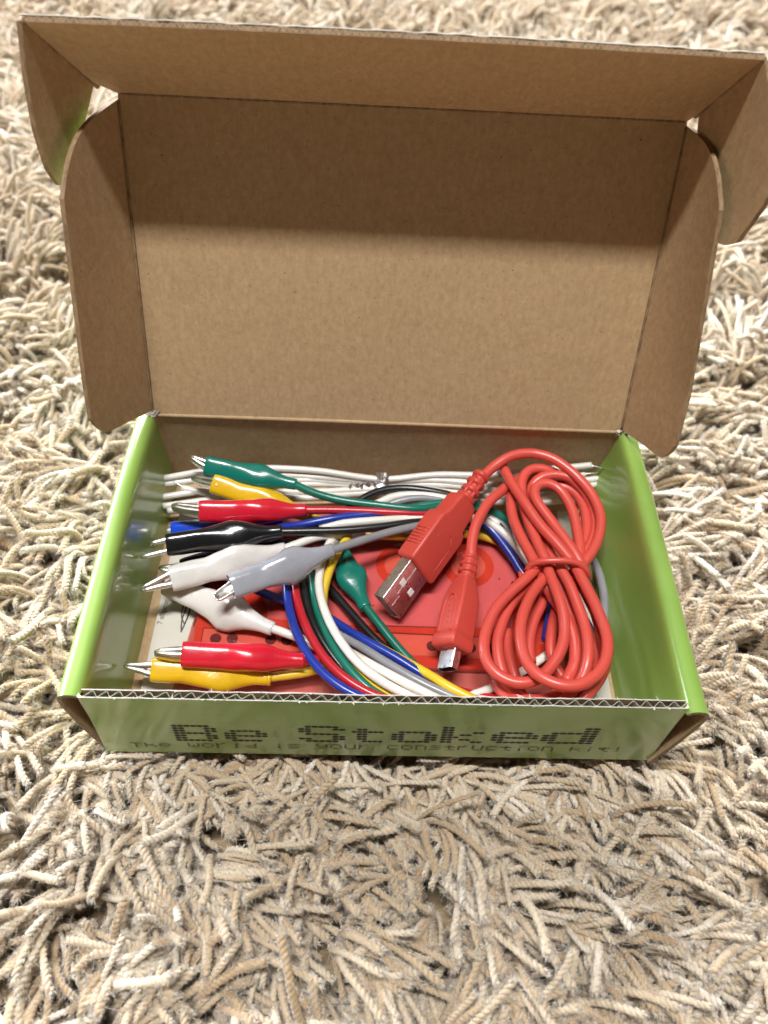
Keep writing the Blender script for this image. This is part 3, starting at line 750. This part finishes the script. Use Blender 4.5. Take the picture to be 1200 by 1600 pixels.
ld = lead('green lead: one clip uppermost at the back, the other beside the plug', (330, 735, 2.5))
B = clip(ld, (322, 727, 2.55), (463, 757, 2.3), 'green', .93, 60, tip=(299, 712, 2.75), gap=.02, seed=1)
clip(ld, (516, 842, 1.1), (571, 950, 1.25), 'green', 1.0, 'up', jaw=.8, seed=2, bulge=1.15)
wires(ld, 'green', [[(458, 756, 2.3), (490, 770, 2.3), (530, 781, 2.3), (580, 788, 2.25), (650, 795, 2.2), (700, 792, 2.0), (745, 790, 1.8), (785, 808, 1.5), (815, 838, 1.2), *right_side(25, 1.0)],
    [(566, 941, 1.25), (590, 972, 1.2), (625, 1015, 1.1), (662, 1052, 1.05), (700, 1080, 1.0), (740, 1102, .9)],
    [(560, 802, 1.6), (620, 798, 1.9), (660, 790, 2.0), (690, 786, 2.0), (730, 790, 1.9), (760, 800, 1.6)],
    [(483, 872, 1.5), (488, 905, 1.6), (494, 945, 1.65), (511, 990, 1.7), (540, 1038, 1.7), (580, 1078, 1.65), (640, 1108, 1.5), (720, 1126, 1.3)],
    [(925, 1092, .85), (922, 1110, .8)]])

ld = lead('yellow lead: one clip between green and red ones, one lowest by the front wall', (400, 780, 1.6))
clip(ld, (333, 755, 2.2), (484, 808, 1.6), 'yellow', .98, 70, tip=(302, 750, 1.95), gap=.03, seed=3, ring=True)
clip(ld, (238, 1046, 1.5), (421, 1060, 1.2), 'yellow', 1.0, 'side', tip=(195, 1039, 1.55), gap=.02, seed=4, bulge=1.05, ring=True)
wires(ld, 'yellow', [[(478, 808, 1.5), (500, 812, 1.45), (530, 824, 1.4), (570, 834, 1.4), (620, 838, 1.3), (700, 836, 1.2), (745, 836, 1.1), (790, 850, .95)],
    [(560, 822, 1.5), (545, 838, 1.7), (526, 866, 1.8), (512, 900, 1.75), (505, 935, 1.6), (510, 975, 1.55), (530, 1022, 1.55), (568, 1063, 1.6), (620, 1095, 1.5), (690, 1118, 1.3)],
    [(415, 1059, 1.2), (450, 1055, 1.15), (490, 1048, 1.1), (540, 1030, 1.0)],
    [(590, 1010, 1.15), (640, 1037, 1.5), (670, 1054, 1.75), (710, 1078, 1.85), (760, 1102, 1.75), (800, 1122, 1.5), (850, 1130, 1.3)],
    [(905, 1098, .9), (900, 1112, .85)]])

ld = lead('red lead: glossy red clip under the yellow one, crimson clip by the front wall', (390, 797, 2.2))
clip(ld, (312, 799, 2.35), (479, 797, 2.25), 'red', 1.0, 40, tip=(271, 790, 2.3), gap=.05, seed=5)
clip(ld, (285, 1022, 2.05), (476, 1032, 1.75), 'red', 1.02, 50, tip=(242, 1022, 2.1), gap=.02, seed=6)
wires(ld, 'red', [[(470, 797, 2.25), (520, 797, 2.2), (580, 799, 2.15), (640, 802, 2.1), (700, 804, 1.9), (750, 812, 1.5), (790, 840, 1.2)],
    [(452, 870, 1.5), (458, 900, 1.7), (465, 940, 1.75), (479, 980, 1.8), (505, 1025, 1.8), (540, 1060, 1.8), (590, 1088, 1.75), (650, 1104, 1.6), (720, 1122, 1.4)],
    [(468, 1031, 1.75), (500, 1030, 1.6), (540, 1040, 1.2)],
    [(700, 1075, .95), (740, 1086, 1.0), (785, 1094, 1.05), (830, 1105, 1.0), (880, 1118, .9)]])

ld = lead('blue lead: its clip mostly hidden below the red and black ones', (330, 825, 1.5))
clip(ld, (271, 831, 1.05), (442, 822, 1.75), 'blue', .98, 'up', jaw=.25, seed=7)
wires(ld, 'blue', [[(436, 824, 1.75), (470, 820, 2.0), (510, 812, 2.15), (560, 805, 2.1), (610, 802, 2.05), (660, 806, 1.95), (710, 810, 1.7), (760, 822, 1.4), (795, 862, 1.2), (825, 905, 1.0), *right_side(30, .9)[1:]],
    [(400, 922, 1.1), (425, 931, 1.15), (450, 940, 1.2)],
    [(440, 868, 1.5), (446, 905, 1.75), (451, 945, 1.8), (464, 990, 1.85), (490, 1035, 1.85), (525, 1068, 1.85), (570, 1092, 1.8), (640, 1112, 1.6), (720, 1128, 1.4)],
    [(500, 955, 1.1), (528, 975, 1.4), (570, 1000, 1.6), (620, 1028, 1.65), (670, 1060, 1.6), (715, 1088, 1.5), (780, 1115, 1.3)],
    [(862, 945, .85), (856, 975, .8), (852, 1000, .8)]])

ld = lead('black lead: glossy black clips below the red one at the left side wall', (350, 842, 2.2))
clip(ld, (261, 852, 2.25), (441, 830, 2.25), 'black', 1.0, 'side', tip=(219, 864, 2.2), gap=.20, jaws=(1, .55), seed=8)
clip(ld, (285, 890, 1.2), (440, 848, 1.5), 'black', .98, 'side', tip=(250, 883, 1.3), gap=.03, seed=9)
wires(ld, 'black', [[(434, 831, 2.25), (480, 830, 2.2), (530, 829, 2.15), (590, 824, 2.1), (650, 816, 2.0), (710, 815, 1.7), (760, 828, 1.3), (800, 872, 1.0)],
    [(435, 849, 1.5), (470, 846, 1.5), (520, 838, 1.4), (560, 830, 1.3)],
    [(470, 835, 1.6), (505, 820, 1.7), (540, 797, 1.85), (565, 780, 1.95), (595, 767, 2.0), (630, 763, 2.0), (670, 767, 2.0), (710, 776, 1.9), (750, 795, 1.6), (790, 830, 1.2)],
    [(466, 868, 1.4), (473, 910, 1.55), (480, 945, 1.6), (495, 985, 1.6), (520, 1025, 1.5), (560, 1068, 1.35), (620, 1100, 1.2)],
    [(508, 912, .95), (535, 942, .98), (570, 982, 1.0), (600, 1012, 1.0), (640, 1045, .95), (700, 1085, .9)]])

ld = lead('white lead: two cream white clips crossing below the black clips', (350, 890, 1.8))
clip(ld, (266, 905, 2.05), (446, 858, 1.85), 'white', 1.12, 'side', tip=(220, 923, 2.0), gap=.03, seed=10, bulge=1.1)
clip(ld, (262, 912, 1.25), (427, 983, 1.2), 'white', 1.08, 'side', jaw=.3, seed=11, bulge=1.22)
wires(ld, 'white', [[(438, 860, 1.85), (470, 848, 1.9), (500, 838, 1.9), (530, 836, 1.8), (570, 838, 1.5)],
    [(500, 826, 1.9), (530, 819, 2.05), (580, 814, 2.1), (640, 811, 2.0), (710, 812, 1.8), (755, 812, 1.6), (790, 836, 1.4), (825, 880, 1.1), *right_side(10, .9)[1:]],
    [(530, 830, 1.7), (514, 850, 1.75), (503, 880, 1.85), (498, 912, 1.95), (506, 950, 2.0), (526, 992, 2.0), (560, 1036, 1.98), (602, 1068, 1.9), (660, 1096, 1.7), (740, 1122, 1.4)],
    [(530, 1010, 1.4), (565, 1030, 1.75), (605, 1052, 1.95), (655, 1078, 1.95), (710, 1104, 1.85), (770, 1124, 1.6)],
    [(420, 980, 1.2), (445, 989, 1.25), (475, 1000, 1.2), (510, 1020, 1.1)],
    [(570, 800, 1.7), (590, 787, 1.85), (620, 775, 1.9), (660, 774, 1.95), (700, 780, 1.9), (740, 794, 1.6), (780, 820, 1.4)],
    [(710, 1098, 1.0), (745, 1084, 1.05), (785, 1068, 1.05), (830, 1040, 1.0), (862, 1018, .95), (900, 990, .9)]])

ld = lead('grey lead: grey clip with hollow open end lying across the white clips', (430, 895, 2.5))
clip(ld, (361, 917, 2.65), (520, 859, 2.5), 'grey', 1.08, -30, tip=(339, 937, 2.55), gap=.03, jaws=(0, 1), seed=12, bulge=1.15)
wires(ld, 'grey', [[(512, 862, 2.5), (545, 851, 2.45), (580, 840, 2.35), (620, 829, 2.2), (670, 820, 1.9), (720, 824, 1.4)],
    [(545, 818, 1.5), (528, 840, 1.6), (516, 860, 1.6), (508, 890, 1.4)],
    [(590, 796, 1.75), (620, 784, 1.9), (660, 778, 1.95), (700, 785, 1.85), (745, 800, 1.55), (780, 815, 1.35), (810, 850, 1.1), (850, 900, .9)],
    [(520, 985, 1.2), (555, 1005, 1.45), (600, 1033, 1.7), (650, 1062, 1.8), (700, 1086, 1.75), (760, 1110, 1.6), (830, 1126, 1.3)],
    [(912, 850, 1.0), (932, 885, 1.1), (943, 925, 1.1), (944, 970, 1.1), (940, 1030, 1.0), (925, 1085, .9)]])

# ------------------------------------------------------------------ white jumper wires with stripped ends
JG = 'white jumper wires along the back wall'
J = [
 ('white jumper wire uppermost in the bundle along the back wall', [(252, 748, 1.5), (330, 735, 1.7), (400, 732, 1.75), (440, 732, 1.75), (500, 736, 1.7), (560, 745, 1.55), (600, 749, 1.5), (680, 742, 1.7), (760, 742, 1.8), (850, 734, 2.1), (924, 727, 2.3)], None, (944, 733, 2.25)),
 ('white jumper wire second from top of the bundle along the back wall', [(253, 757, 1.3), (340, 746, 1.4), (440, 742, 1.45), (520, 747, 1.4), (590, 752, 1.35), (680, 750, 1.5), (780, 757, 1.6), (850, 748, 1.75), (914, 741, 1.9)], None, (938, 739, 1.95)),
 ('white jumper wire curving down to its cut end beside the left side wall', [(252, 777, 1.2), (320, 766, 1.25), (400, 753, 1.3), (480, 750, 1.3), (560, 754, 1.25), (610, 756, 1.25), (700, 758, 1.35), (800, 765, 1.5), (945, 746, 1.7)], None, None),
 ('lowest white jumper wire at the left, just above the red clip jaws', [(255, 791, 1.1), (330, 780, 1.15), (430, 759, 1.2), (550, 757, 1.15), (640, 762, 1.2), (720, 771, 1.3), (850, 776, 1.4), (947, 752, 1.55)], None, None),
 ('white jumper wire with a bare silver end crossing near the left wall', [(284, 762, 1.35), (330, 771, 1.25), (420, 768, 1.2), (500, 768, 1.15), (600, 764, 1.1), (760, 776, 1.2), (942, 757, 1.4)], (250, 738, 1.5), None),
 ('white jumper wire low down whose bare end nears the right side wall', [(262, 798, 1.0), (340, 787, 1.05), (430, 777, 1.1), (480, 778, 1.1), (560, 771, 1.0), (640, 769, 1.05), (800, 786, 1.2), (925, 779, 1.3)], None, (944, 783, 1.3)),
]
for lab, path, b0_, b1_ in J:
    pts = [PW(*q) for q in path]
    t_ = thing('jumper_wire', lab, 'jumper wire', pts[len(pts)//2], JG)
    g = Geo(); tube(g, pts, .125, 10); g.build('insulation', [PV['white']], t_)
    for tip_, e, e2 in ((b0_, pts[0], pts[1]), (b1_, pts[-1], pts[-2])):
        g = Geo()
        if tip_ is None:
            for k in range(4):
                d = unit(e - e2); o_ = np.array([0, random.gauss(0, .03), random.gauss(0, .03)])
                tube(g, [e - d * .1 + o_, e + d * random.uniform(.02, .07) + o_], .022, 5)
        else:
            tube(g, [e - unit(e - e2) * .1, e + (PW(*tip_) - e) * .5 + np.array([0, 0, .03]), PW(*tip_)], [.045, .035, .03], 6)
        g.build('bare_end', [M_tin], t_)
# foil twist tie round the jumper wires
tw = thing('twist_tie', 'crumpled silver foil twist tie round the white jumper wires', 'twist tie', PW(595, 755, 1.2))
g = Geo(); c = PW(597, 753, 1.5)
for k in range(5):
    rings = []
    for i in range(15):
        a = i / 14 * 6.6 + k; rr = np.array([.06 * (k - 2) + .05 * math.sin(i * 2.1 + k), .30 * math.cos(a) + random.gauss(0, .025), .34 * math.sin(a) + random.gauss(0, .03)])
        rings.append(c + rr)
    v = []
    for i, p in enumerate(rings): v += [p + np.array([-.07 + random.gauss(0, .02), 0, random.gauss(0, .03)]), p + np.array([random.gauss(0, .02), random.gauss(0, .03), .03]), p + np.array([.08, random.gauss(0, .02), random.gauss(0, .03)])]
    g.add(v, [[3*i+j, 3*i+j+1, 3*i+j+4, 3*i+j+3] for i in range(14) for j in range(2)])
g.build('foil_band', [M_foil], tw, smooth=False)
g = Geo(); pth = spline([PW(590, 760, 1.75), PW(575, 757, 1.8), PW(562, 761, 1.8), PW(551, 758, 1.85), PW(543, 764, 1.8)], .04)
v = []
for i, p in enumerate(pth):
    an = i * .55; e = np.array([.3 * math.cos(an), math.cos(an) * .5, math.sin(an)]) * .16; j_ = np.array([random.gauss(0, .02) for _ in range(3)])
    v += [p - e + j_, p + j_ * -1.2, p + e + j_ * .5]
g.add(v, [[3*i+j, 3*i+j+1, 3*i+j+4, 3*i+j+3] for i in range(len(pth)-1) for j in range(2)])
sc_ = PW(600, 760, 1.8)
g.add([sc_ + np.array(q) for q in ((-.28, 0, .06), (-.05, .06, .10), (.14, -.02, .0), (.02, -.14, -.05), (-.2, -.1, .0))], [[0, 1, 4], [1, 2, 3], [1, 3, 4]])
g.build('foil_tail', [M_foil], tw, smooth=False)

# ------------------------------------------------------------------ the red cable
usb = thing('usb_cable', 'coral red cable coiled in a figure of eight with two metal tipped plugs', 'cable', P(860, 930, 1.0))
RC = .188
cords = [
 # from the large plug over the top and down the outer right
 [(749, 748, 2.75), (767, 731, 2.85), (791, 716, 3.0), (817, 709, 3.05), (838, 709, 3.05), (860, 716, 3.05), (882, 730, 3.0), (905, 750, 2.9), (925, 774, 2.8), (938, 803, 2.7), (937, 835, 2.6), (926, 862, 2.5), (908, 886, 2.4), (900, 905, 2.2)],
 # from the small plug up and under the loops
 [(735, 872, 2.15), (737, 845, 2.3), (746, 815, 2.45), (762, 788, 2.5), (783, 768, 2.4), (803, 752, 2.2), (830, 745, 2.0)],
 # strands of the upper loops
 [(840, 890, 2.5), (826, 860, 2.45), (812, 833, 2.4), (800, 804, 2.3), (799, 776, 2.25), (808, 752, 2.2), (830, 740, 2.2), (850, 745, 2.1)],
 [(862, 892, 2.35), (848, 868, 2.35), (836, 838, 2.35), (823, 806, 2.4), (815, 778, 2.5), (816, 750, 2.6), (826, 735, 2.65), (840, 731, 2.65), (858, 736, 2.6), (885, 750, 2.3)],
 [(905, 895, 2.6), (884, 866, 2.65), (866, 844, 2.7), (845, 820, 2.75), (822, 789, 2.8), (803, 760, 2.75), (790, 738, 2.65), (783, 724, 2.5)],
 [(912, 890, 2.45), (897, 863, 2.55), (879, 838, 2.6), (858, 810, 2.65), (841, 786, 2.7), (835, 770, 2.75), (840, 758, 2.8), (853, 754, 2.85), (870, 761, 2.8), (886, 782, 2.7), (898, 810, 2.6), (904, 842, 2.5), (905, 868, 2.4), (900, 895, 2.2)],
 [(873, 895, 2.15), (858, 862, 2.1), (843, 826, 2.1), (833, 790, 2.2), (830, 764, 2.4), (842, 749, 2.6), (864, 742, 2.7), (888, 745, 2.7), (908, 762, 2.6), (924, 788, 2.5), (930, 815, 2.4), (926, 843, 2.35), (913, 870, 2.3), (903, 895, 2.2)],
 [(862, 757, 2.3), (884, 760, 2.35), (901, 772, 2.35), (913, 795, 2.3), (917, 820, 2.25), (914, 848, 2.2), (905, 880, 2.2)],
 # strands of the lower loops
 [(842, 884, 2.3), (824, 903, 2.35), (798, 926, 2.3), (773, 955, 2.25), (759, 985, 2.2), (756, 1012, 2.2), (764, 1039, 2.2), (784, 1058, 2.2), (812, 1067, 2.2), (836, 1063, 2.2), (858, 1046, 2.2), (874, 1020, 2.3), (882, 990, 2.4), (880, 958, 2.5), (870, 925, 2.55), (856, 890, 2.5)],
 [(846, 890, 1.95), (824, 914, 1.9), (803, 938, 1.85), (787, 963, 1.8), (778, 995, 1.75), (779, 1024, 1.7), (786, 1052, 1.6), (796, 1078, 1.5), (818, 1092, 1.5), (846, 1095, 1.6), (868, 1087, 1.6), (886, 1066, 1.6), (899, 1038, 1.7), (903, 1010, 1.75), (897, 975, 1.8), (880, 930, 1.9), (868, 890, 2.0)],
 [(858, 893, 2.2), (838, 918, 2.4), (823, 945, 2.55), (814, 978, 2.6), (814, 1008, 2.6), (823, 1034, 2.6), (843, 1056, 2.65), (872, 1069, 2.7), (903, 1071, 2.7), (928, 1059, 2.7), (944, 1037, 2.7), (949, 1011, 2.7), (945, 982, 2.7), (932, 951, 2.7), (915, 917, 2.65), (899, 885, 2.6)],
 [(872, 884, 2.45), (888, 910, 2.45), (901, 940, 2.4), (911, 972, 2.35), (917, 1005, 2.3), (917, 1037, 2.2), (909, 1062, 2.0), (890, 1086, 1.8), (864, 1104, 1.6), (840, 1118, 1.4)],
 [(836, 880, 2.1), (848, 905, 2.1), (866, 935, 2.0), (884, 965, 1.9), (897, 1000, 1.8), (898, 1035, 1.7), (885, 1065, 1.6)],
 [(895, 890, 2.1), (915, 925, 2.1), (933, 962, 2.05), (943, 1000, 2.0), (945, 1035, 1.95), (932, 1068, 1.9), (912, 1092, 1.8), (890, 1112, 1.6), (870, 1125, 1.4)],
 [(862, 900, 1.6), (850, 940, 1.5), (834, 972, 1.4), (826, 1005, 1.35), (829, 1035, 1.3)],
 [(880, 905, 1.55), (872, 945, 1.5), (861, 985, 1.45), (859, 1015, 1.4), (866, 1040, 1.3), (880, 1060, 1.2)],
 [(792, 985, 1.35), (795, 1020, 1.35), (803, 1050, 1.3), (812, 1080, 1.2), (830, 1105, 1.2)],
 [(770, 1062, 1.3), (785, 1085, 1.4), (802, 1102, 1.5), (825, 1118, 1.4)],
 [(885, 925, 1.6), (905, 960, 1.6), (925, 1000, 1.55), (932, 1030, 1.5), (925, 1060, 1.45)],
]
g = Geo()
for n_, c_ in enumerate(cords):
    sp_ = spline([PW(*q) for q in c_], .12)
    sp_ = sp_ + np.array([[.05 * noise.noise((p[0] * .7, p[1] * .7, n_ + 10. * k)) for k in range(3)] for p in sp_])
    tube(g, sp_, RC, 14, dense=False)
g.build('cord', [M_red], usb)
def rrect(c, ey, ez, wy, wz, r, n=4):
    out = []
    for sy, sz, a0 in ((1, 1, 0), (-1, 1, 90), (-1, -1, 180), (1, -1, 270)):
        for k in range(n + 1):
            a = math.radians(a0 + 90 * k / n); out.append(np.array(c) + ey * (sy * (wy - r) + r * math.cos(a)) + ez * (sz * (wz - r) + r * math.sin(a)))
    return out
def plug_frame(a, b, rho):
    ex = unit(b - a); V = unit(CAM - (a + b) / 2); Nn = unit(V - ex * (V @ ex)); E_ = np.cross(Nn, ex)
    return ex, Nn, E_
# the large plug: a tilted slab; wide face looks down to the right, narrow ribbed face up to the left
A = P(605, 948, 1.55); B = PW(751, 745, 2.75); ex, Nn, E_ = plug_frame(A, B, 0)
rho = math.radians(43)
if (E_ @ unit(P(660, 960, 1.55) - A)) < 0: E_ = -E_
wd = math.cos(rho) * E_ - math.sin(rho) * Nn           # along the wide face, down to the right and away
tk = math.sin(rho) * E_ + math.cos(rho) * Nn           # out of the wide face
T_ = lambda q, f=A: None
Lp = np.linalg.norm(B - A)
at = lambda s: A + ex * Lp * s                          # s along the axis
s1 = .285; s2 = .60; s3 = .80
def ax_of(u, v):                                       # the axis station nearest to a picture point
    best = min(np.linspace(0, 1, 200), key=lambda s: (lambda q: (600 + FPX*q[0]/-q[2] - u)**2 + (800 - FPX*q[1]/-q[2] - v)**2)(RM.T @ (at(s) - CAM))); return best
s1, s2, s3 = ax_of(645, 889), ax_of(693, 823), ax_of(722, 783)
pl = bpy.data.objects.new('large_plug', None); COL.objects.link(pl); pl.parent = usb; pl.location = A * S - world_loc(usb); pl['label'] = 'large rectangular plug with a wide metal shell'
g = Geo(); rings = []
for s, wy, wz, r in ((s1, .66, .31, .08), (s1 + .006, .74, .38, .10), (s1 + .02, .78, .41, .11), (s2 - .01, .80, .42, .11), (s2 + .02, .76, .41, .11), (s2 + .05, .60, .36, .11), (s3 - .03, .54, .35, .11), (s3, .50, .33, .11), (s3 + .02, .36, .28, .12)):
    rings.append(rrect(at(s), wd, tk, wy, wz, r, 5))
loft(g, rings); g.build('housing', [M_red_mold], pl)
g = Geo()                                              # grip lines across the narrow face and the outline on the wide face
for k in range(6):
    s = s1 + .10 + k * .022; c = at(s) - wd * .795
    tube(g, [c - tk * .28, c + tk * .28], .028, 6)
loop = [(-.05, -.55), (-.05, .55)]
pts = [at(s1 + .06) + tk * .415 + wd * .45, at(s2 - .10) + tk * .415 + wd * .45, at(s2 - .04) + tk * .415 + wd * .2, at(s2 - .04) + tk * .415 - wd * .3, at(s1 + .2) + tk * .415 - wd * .42]
for a_, b_ in zip(pts[:-1], pts[1:]): tube(g, [a_, b_], .014, 6)
g.build('grip_line', [M_red_mold], pl)
g = Geo()
for k, (s, r) in enumerate(((s3 + .01, .34), (s3 + .07, .33), (s3 + .13, .32), (s3 + .19, .30))):
    rings = [superring(at(s + d), wd, tk, r * f, r * f * .95, 3, 20) for d, f in ((0, .80), (.006, 1), (.030, 1), (.036, .80))]; loft(g, rings)
tube(g, [at(s3), at(1.0)], .235, 14, dense=True)
for sgn in (1, -1):
    for a_ in (wd, tk): g.box(at(s3 + .01) + a_ * sgn * .2 - np.cross(ex, a_) * .09, ex * Lp * .17, np.cross(ex, a_) * .18, a_ * sgn * .10)
g.build('strain_relief', [M_red_mold], pl)
g = Geo(); hw, hh = .60, .235
loft(g, [rrect(at(0), wd, tk, hw, hh, .04, 3), rrect(at(s1 + .01), wd, tk, hw, hh, .04, 3)], 0, (False, False))
loft(g, [rrect(at(0), wd, tk, hw, hh, .04, 3), rrect(at(0), wd, tk, hw - .035, hh - .035, .02, 3), rrect(at(s1 - .02), wd, tk, hw - .035, hh - .035, .02, 3)], 0, (False, True))
for y_ in (-.06, ): tube(g, [at(.01) + tk * (hh + .002) + wd * y_, at(s1 * .30) + tk * (hh + .002) + wd * y_, ], .008, 5); tube(g, [at(s1 * .30) + tk * (hh + .002) + wd * (y_ - .12), at(s1 * .98) + tk * (hh + .002) + wd * (y_ - .12)], .008, 5)
sh = g.build('metal_shell', [M_steel], pl, smooth=False)
M_ivory = flat('ivory_window', (0.80, 0.76, 0.72), 0.5)
g = Geo()
for y_ in (-.27, .27):
    c = at(s1 * .55) + tk * (hh + .004) + wd * y_; g.box(c - ex * .12 - wd * .11, ex * .24, wd * .22, tk * .012)
g.build('window', [M_ivory], pl, smooth=False)
g = Geo(); g.box(at(.02) - wd * .54 - tk * .19, ex * 1.2, wd * 1.08, tk * .17); g.build('contact_tongue', [M_ivory], pl, smooth=False)

# the small plug
A = P(699, 1046, 1.5); B = P(736, 864, 2.15); ex, Nn, E_ = plug_frame(A, B, 0); Lp = np.linalg.norm(B - A)
if (E_ @ unit(P(760, 1046, 1.5) - A)) < 0: E_ = -E_
rho = math.radians(47)
# wide raised face looks left-up, narrow face to the right
fr_n = -math.sin(rho) * E_ + math.cos(rho) * Nn; wd = math.cos(rho) * E_ + math.sin(rho) * Nn
sp = bpy.data.objects.new('small_plug', None); COL.objects.link(sp); sp.parent = usb; sp.location = A * S - world_loc(usb); sp['label'] = 'small tapered plug with a short narrow metal tip'
c1, c2, c3, c4 = ax_of(702, 1012), ax_of(706, 996), ax_of(722, 940), ax_of(731, 908)
g = Geo(); rings = []
for s, wy, wz, r in ((c1 - .02, .44, .40, .08), (c1, .50, .50, .10), (c1 + .05, .51, .51, .10), (c2, .49, .49, .10), (c2 + .005, .46, .45, .10), (c2 + .06, .48, .46, .10), (c3, .49, .44, .11), (c3 + .10, .40, .37, .12), (c4, .30, .29, .13), (c4 + .02, .27, .26, .13)):
    rings.append(rrect(at(s), wd, fr_n, wy, wz, r, 5))
loft(g, rings); g.build('housing', [M_red_mold], sp)
g = Geo(); q = [at(c2 + .01) - wd * .27, at(c3 - .07) - wd * .27, at(c3 + .0) - wd * .2, at(c3 + .035), at(c3 + .0) + wd * .2, at(c3 - .07) + wd * .25, at(c2 + .01) + wd * .25]
tube(g, [x + fr_n * .455 for x in q], .035, 6)
for k in range(5):
    c = at(c2 + .07 + k * .05) + fr_n * .462 + wd * random.uniform(-.08, .08); tube(g, [c, c + ex * .08 + wd * random.uniform(-.06, .06)], .016, 5)
g.build('raised_rim', [M_red_mold], sp)
g = Geo()
for k in range(4):
    s = c4 + .0 + k * .062; r = .30 - .015 * k
    loft(g, [superring(at(s + d), wd, fr_n, r * f, r * f, 3, 20) for d, f in ((0, .82), (.006, 1), (.030, 1), (.036, .82))])
tube(g, [at(c4), at(1.0)], .235, 14); g.box(at(c4) + E_ * .1 - Nn * .05, ex * Lp * .20, Nn * .16, E_ * .17)
g.build('strain_relief', [M_red_mold], sp)
g = Geo(); loft(g, [rrect(at(0), wd, fr_n, .34, .17, .05, 3), rrect(at(c1), wd, fr_n, .34, .17, .05, 3)], 0, (False, False))
loft(g, [rrect(at(0), wd, fr_n, .34, .17, .05, 3), rrect(at(0), wd, fr_n, .31, .14, .04, 3), rrect(at(c1), wd, fr_n, .31, .14, .04, 3)], 0, (False, True))
g.build('metal_shell', [M_steel], sp, smooth=False)
# tie round the waist of the coil
tie = thing('cable_tie', 'thin red tie holding the waist of the coiled red cable', 'cable tie', P(870, 885, 2.0))
g = Geo(); tp = [(823, 892, 2.35), (829, 882, 2.62), (845, 877, 2.85), (868, 876, 2.98), (892, 877, 2.98), (908, 882, 2.9), (918, 892, 2.7), (919, 902, 2.4)]
lo = [P(915, 905, 1.9), P(880, 905, 1.5), P(840, 900, 1.7)]
tube(g, [P(*q) for q in tp] + lo + [P(823, 894, 2.25)], .115, 10); g.build('loop', [M_red], tie)
g = Geo(); tube(g, [P(830, 900, 1.9), P(817, 905, 1.6), P(812, 895, 1.55)], .09, 8); g.build('tail', [M_red], tie)
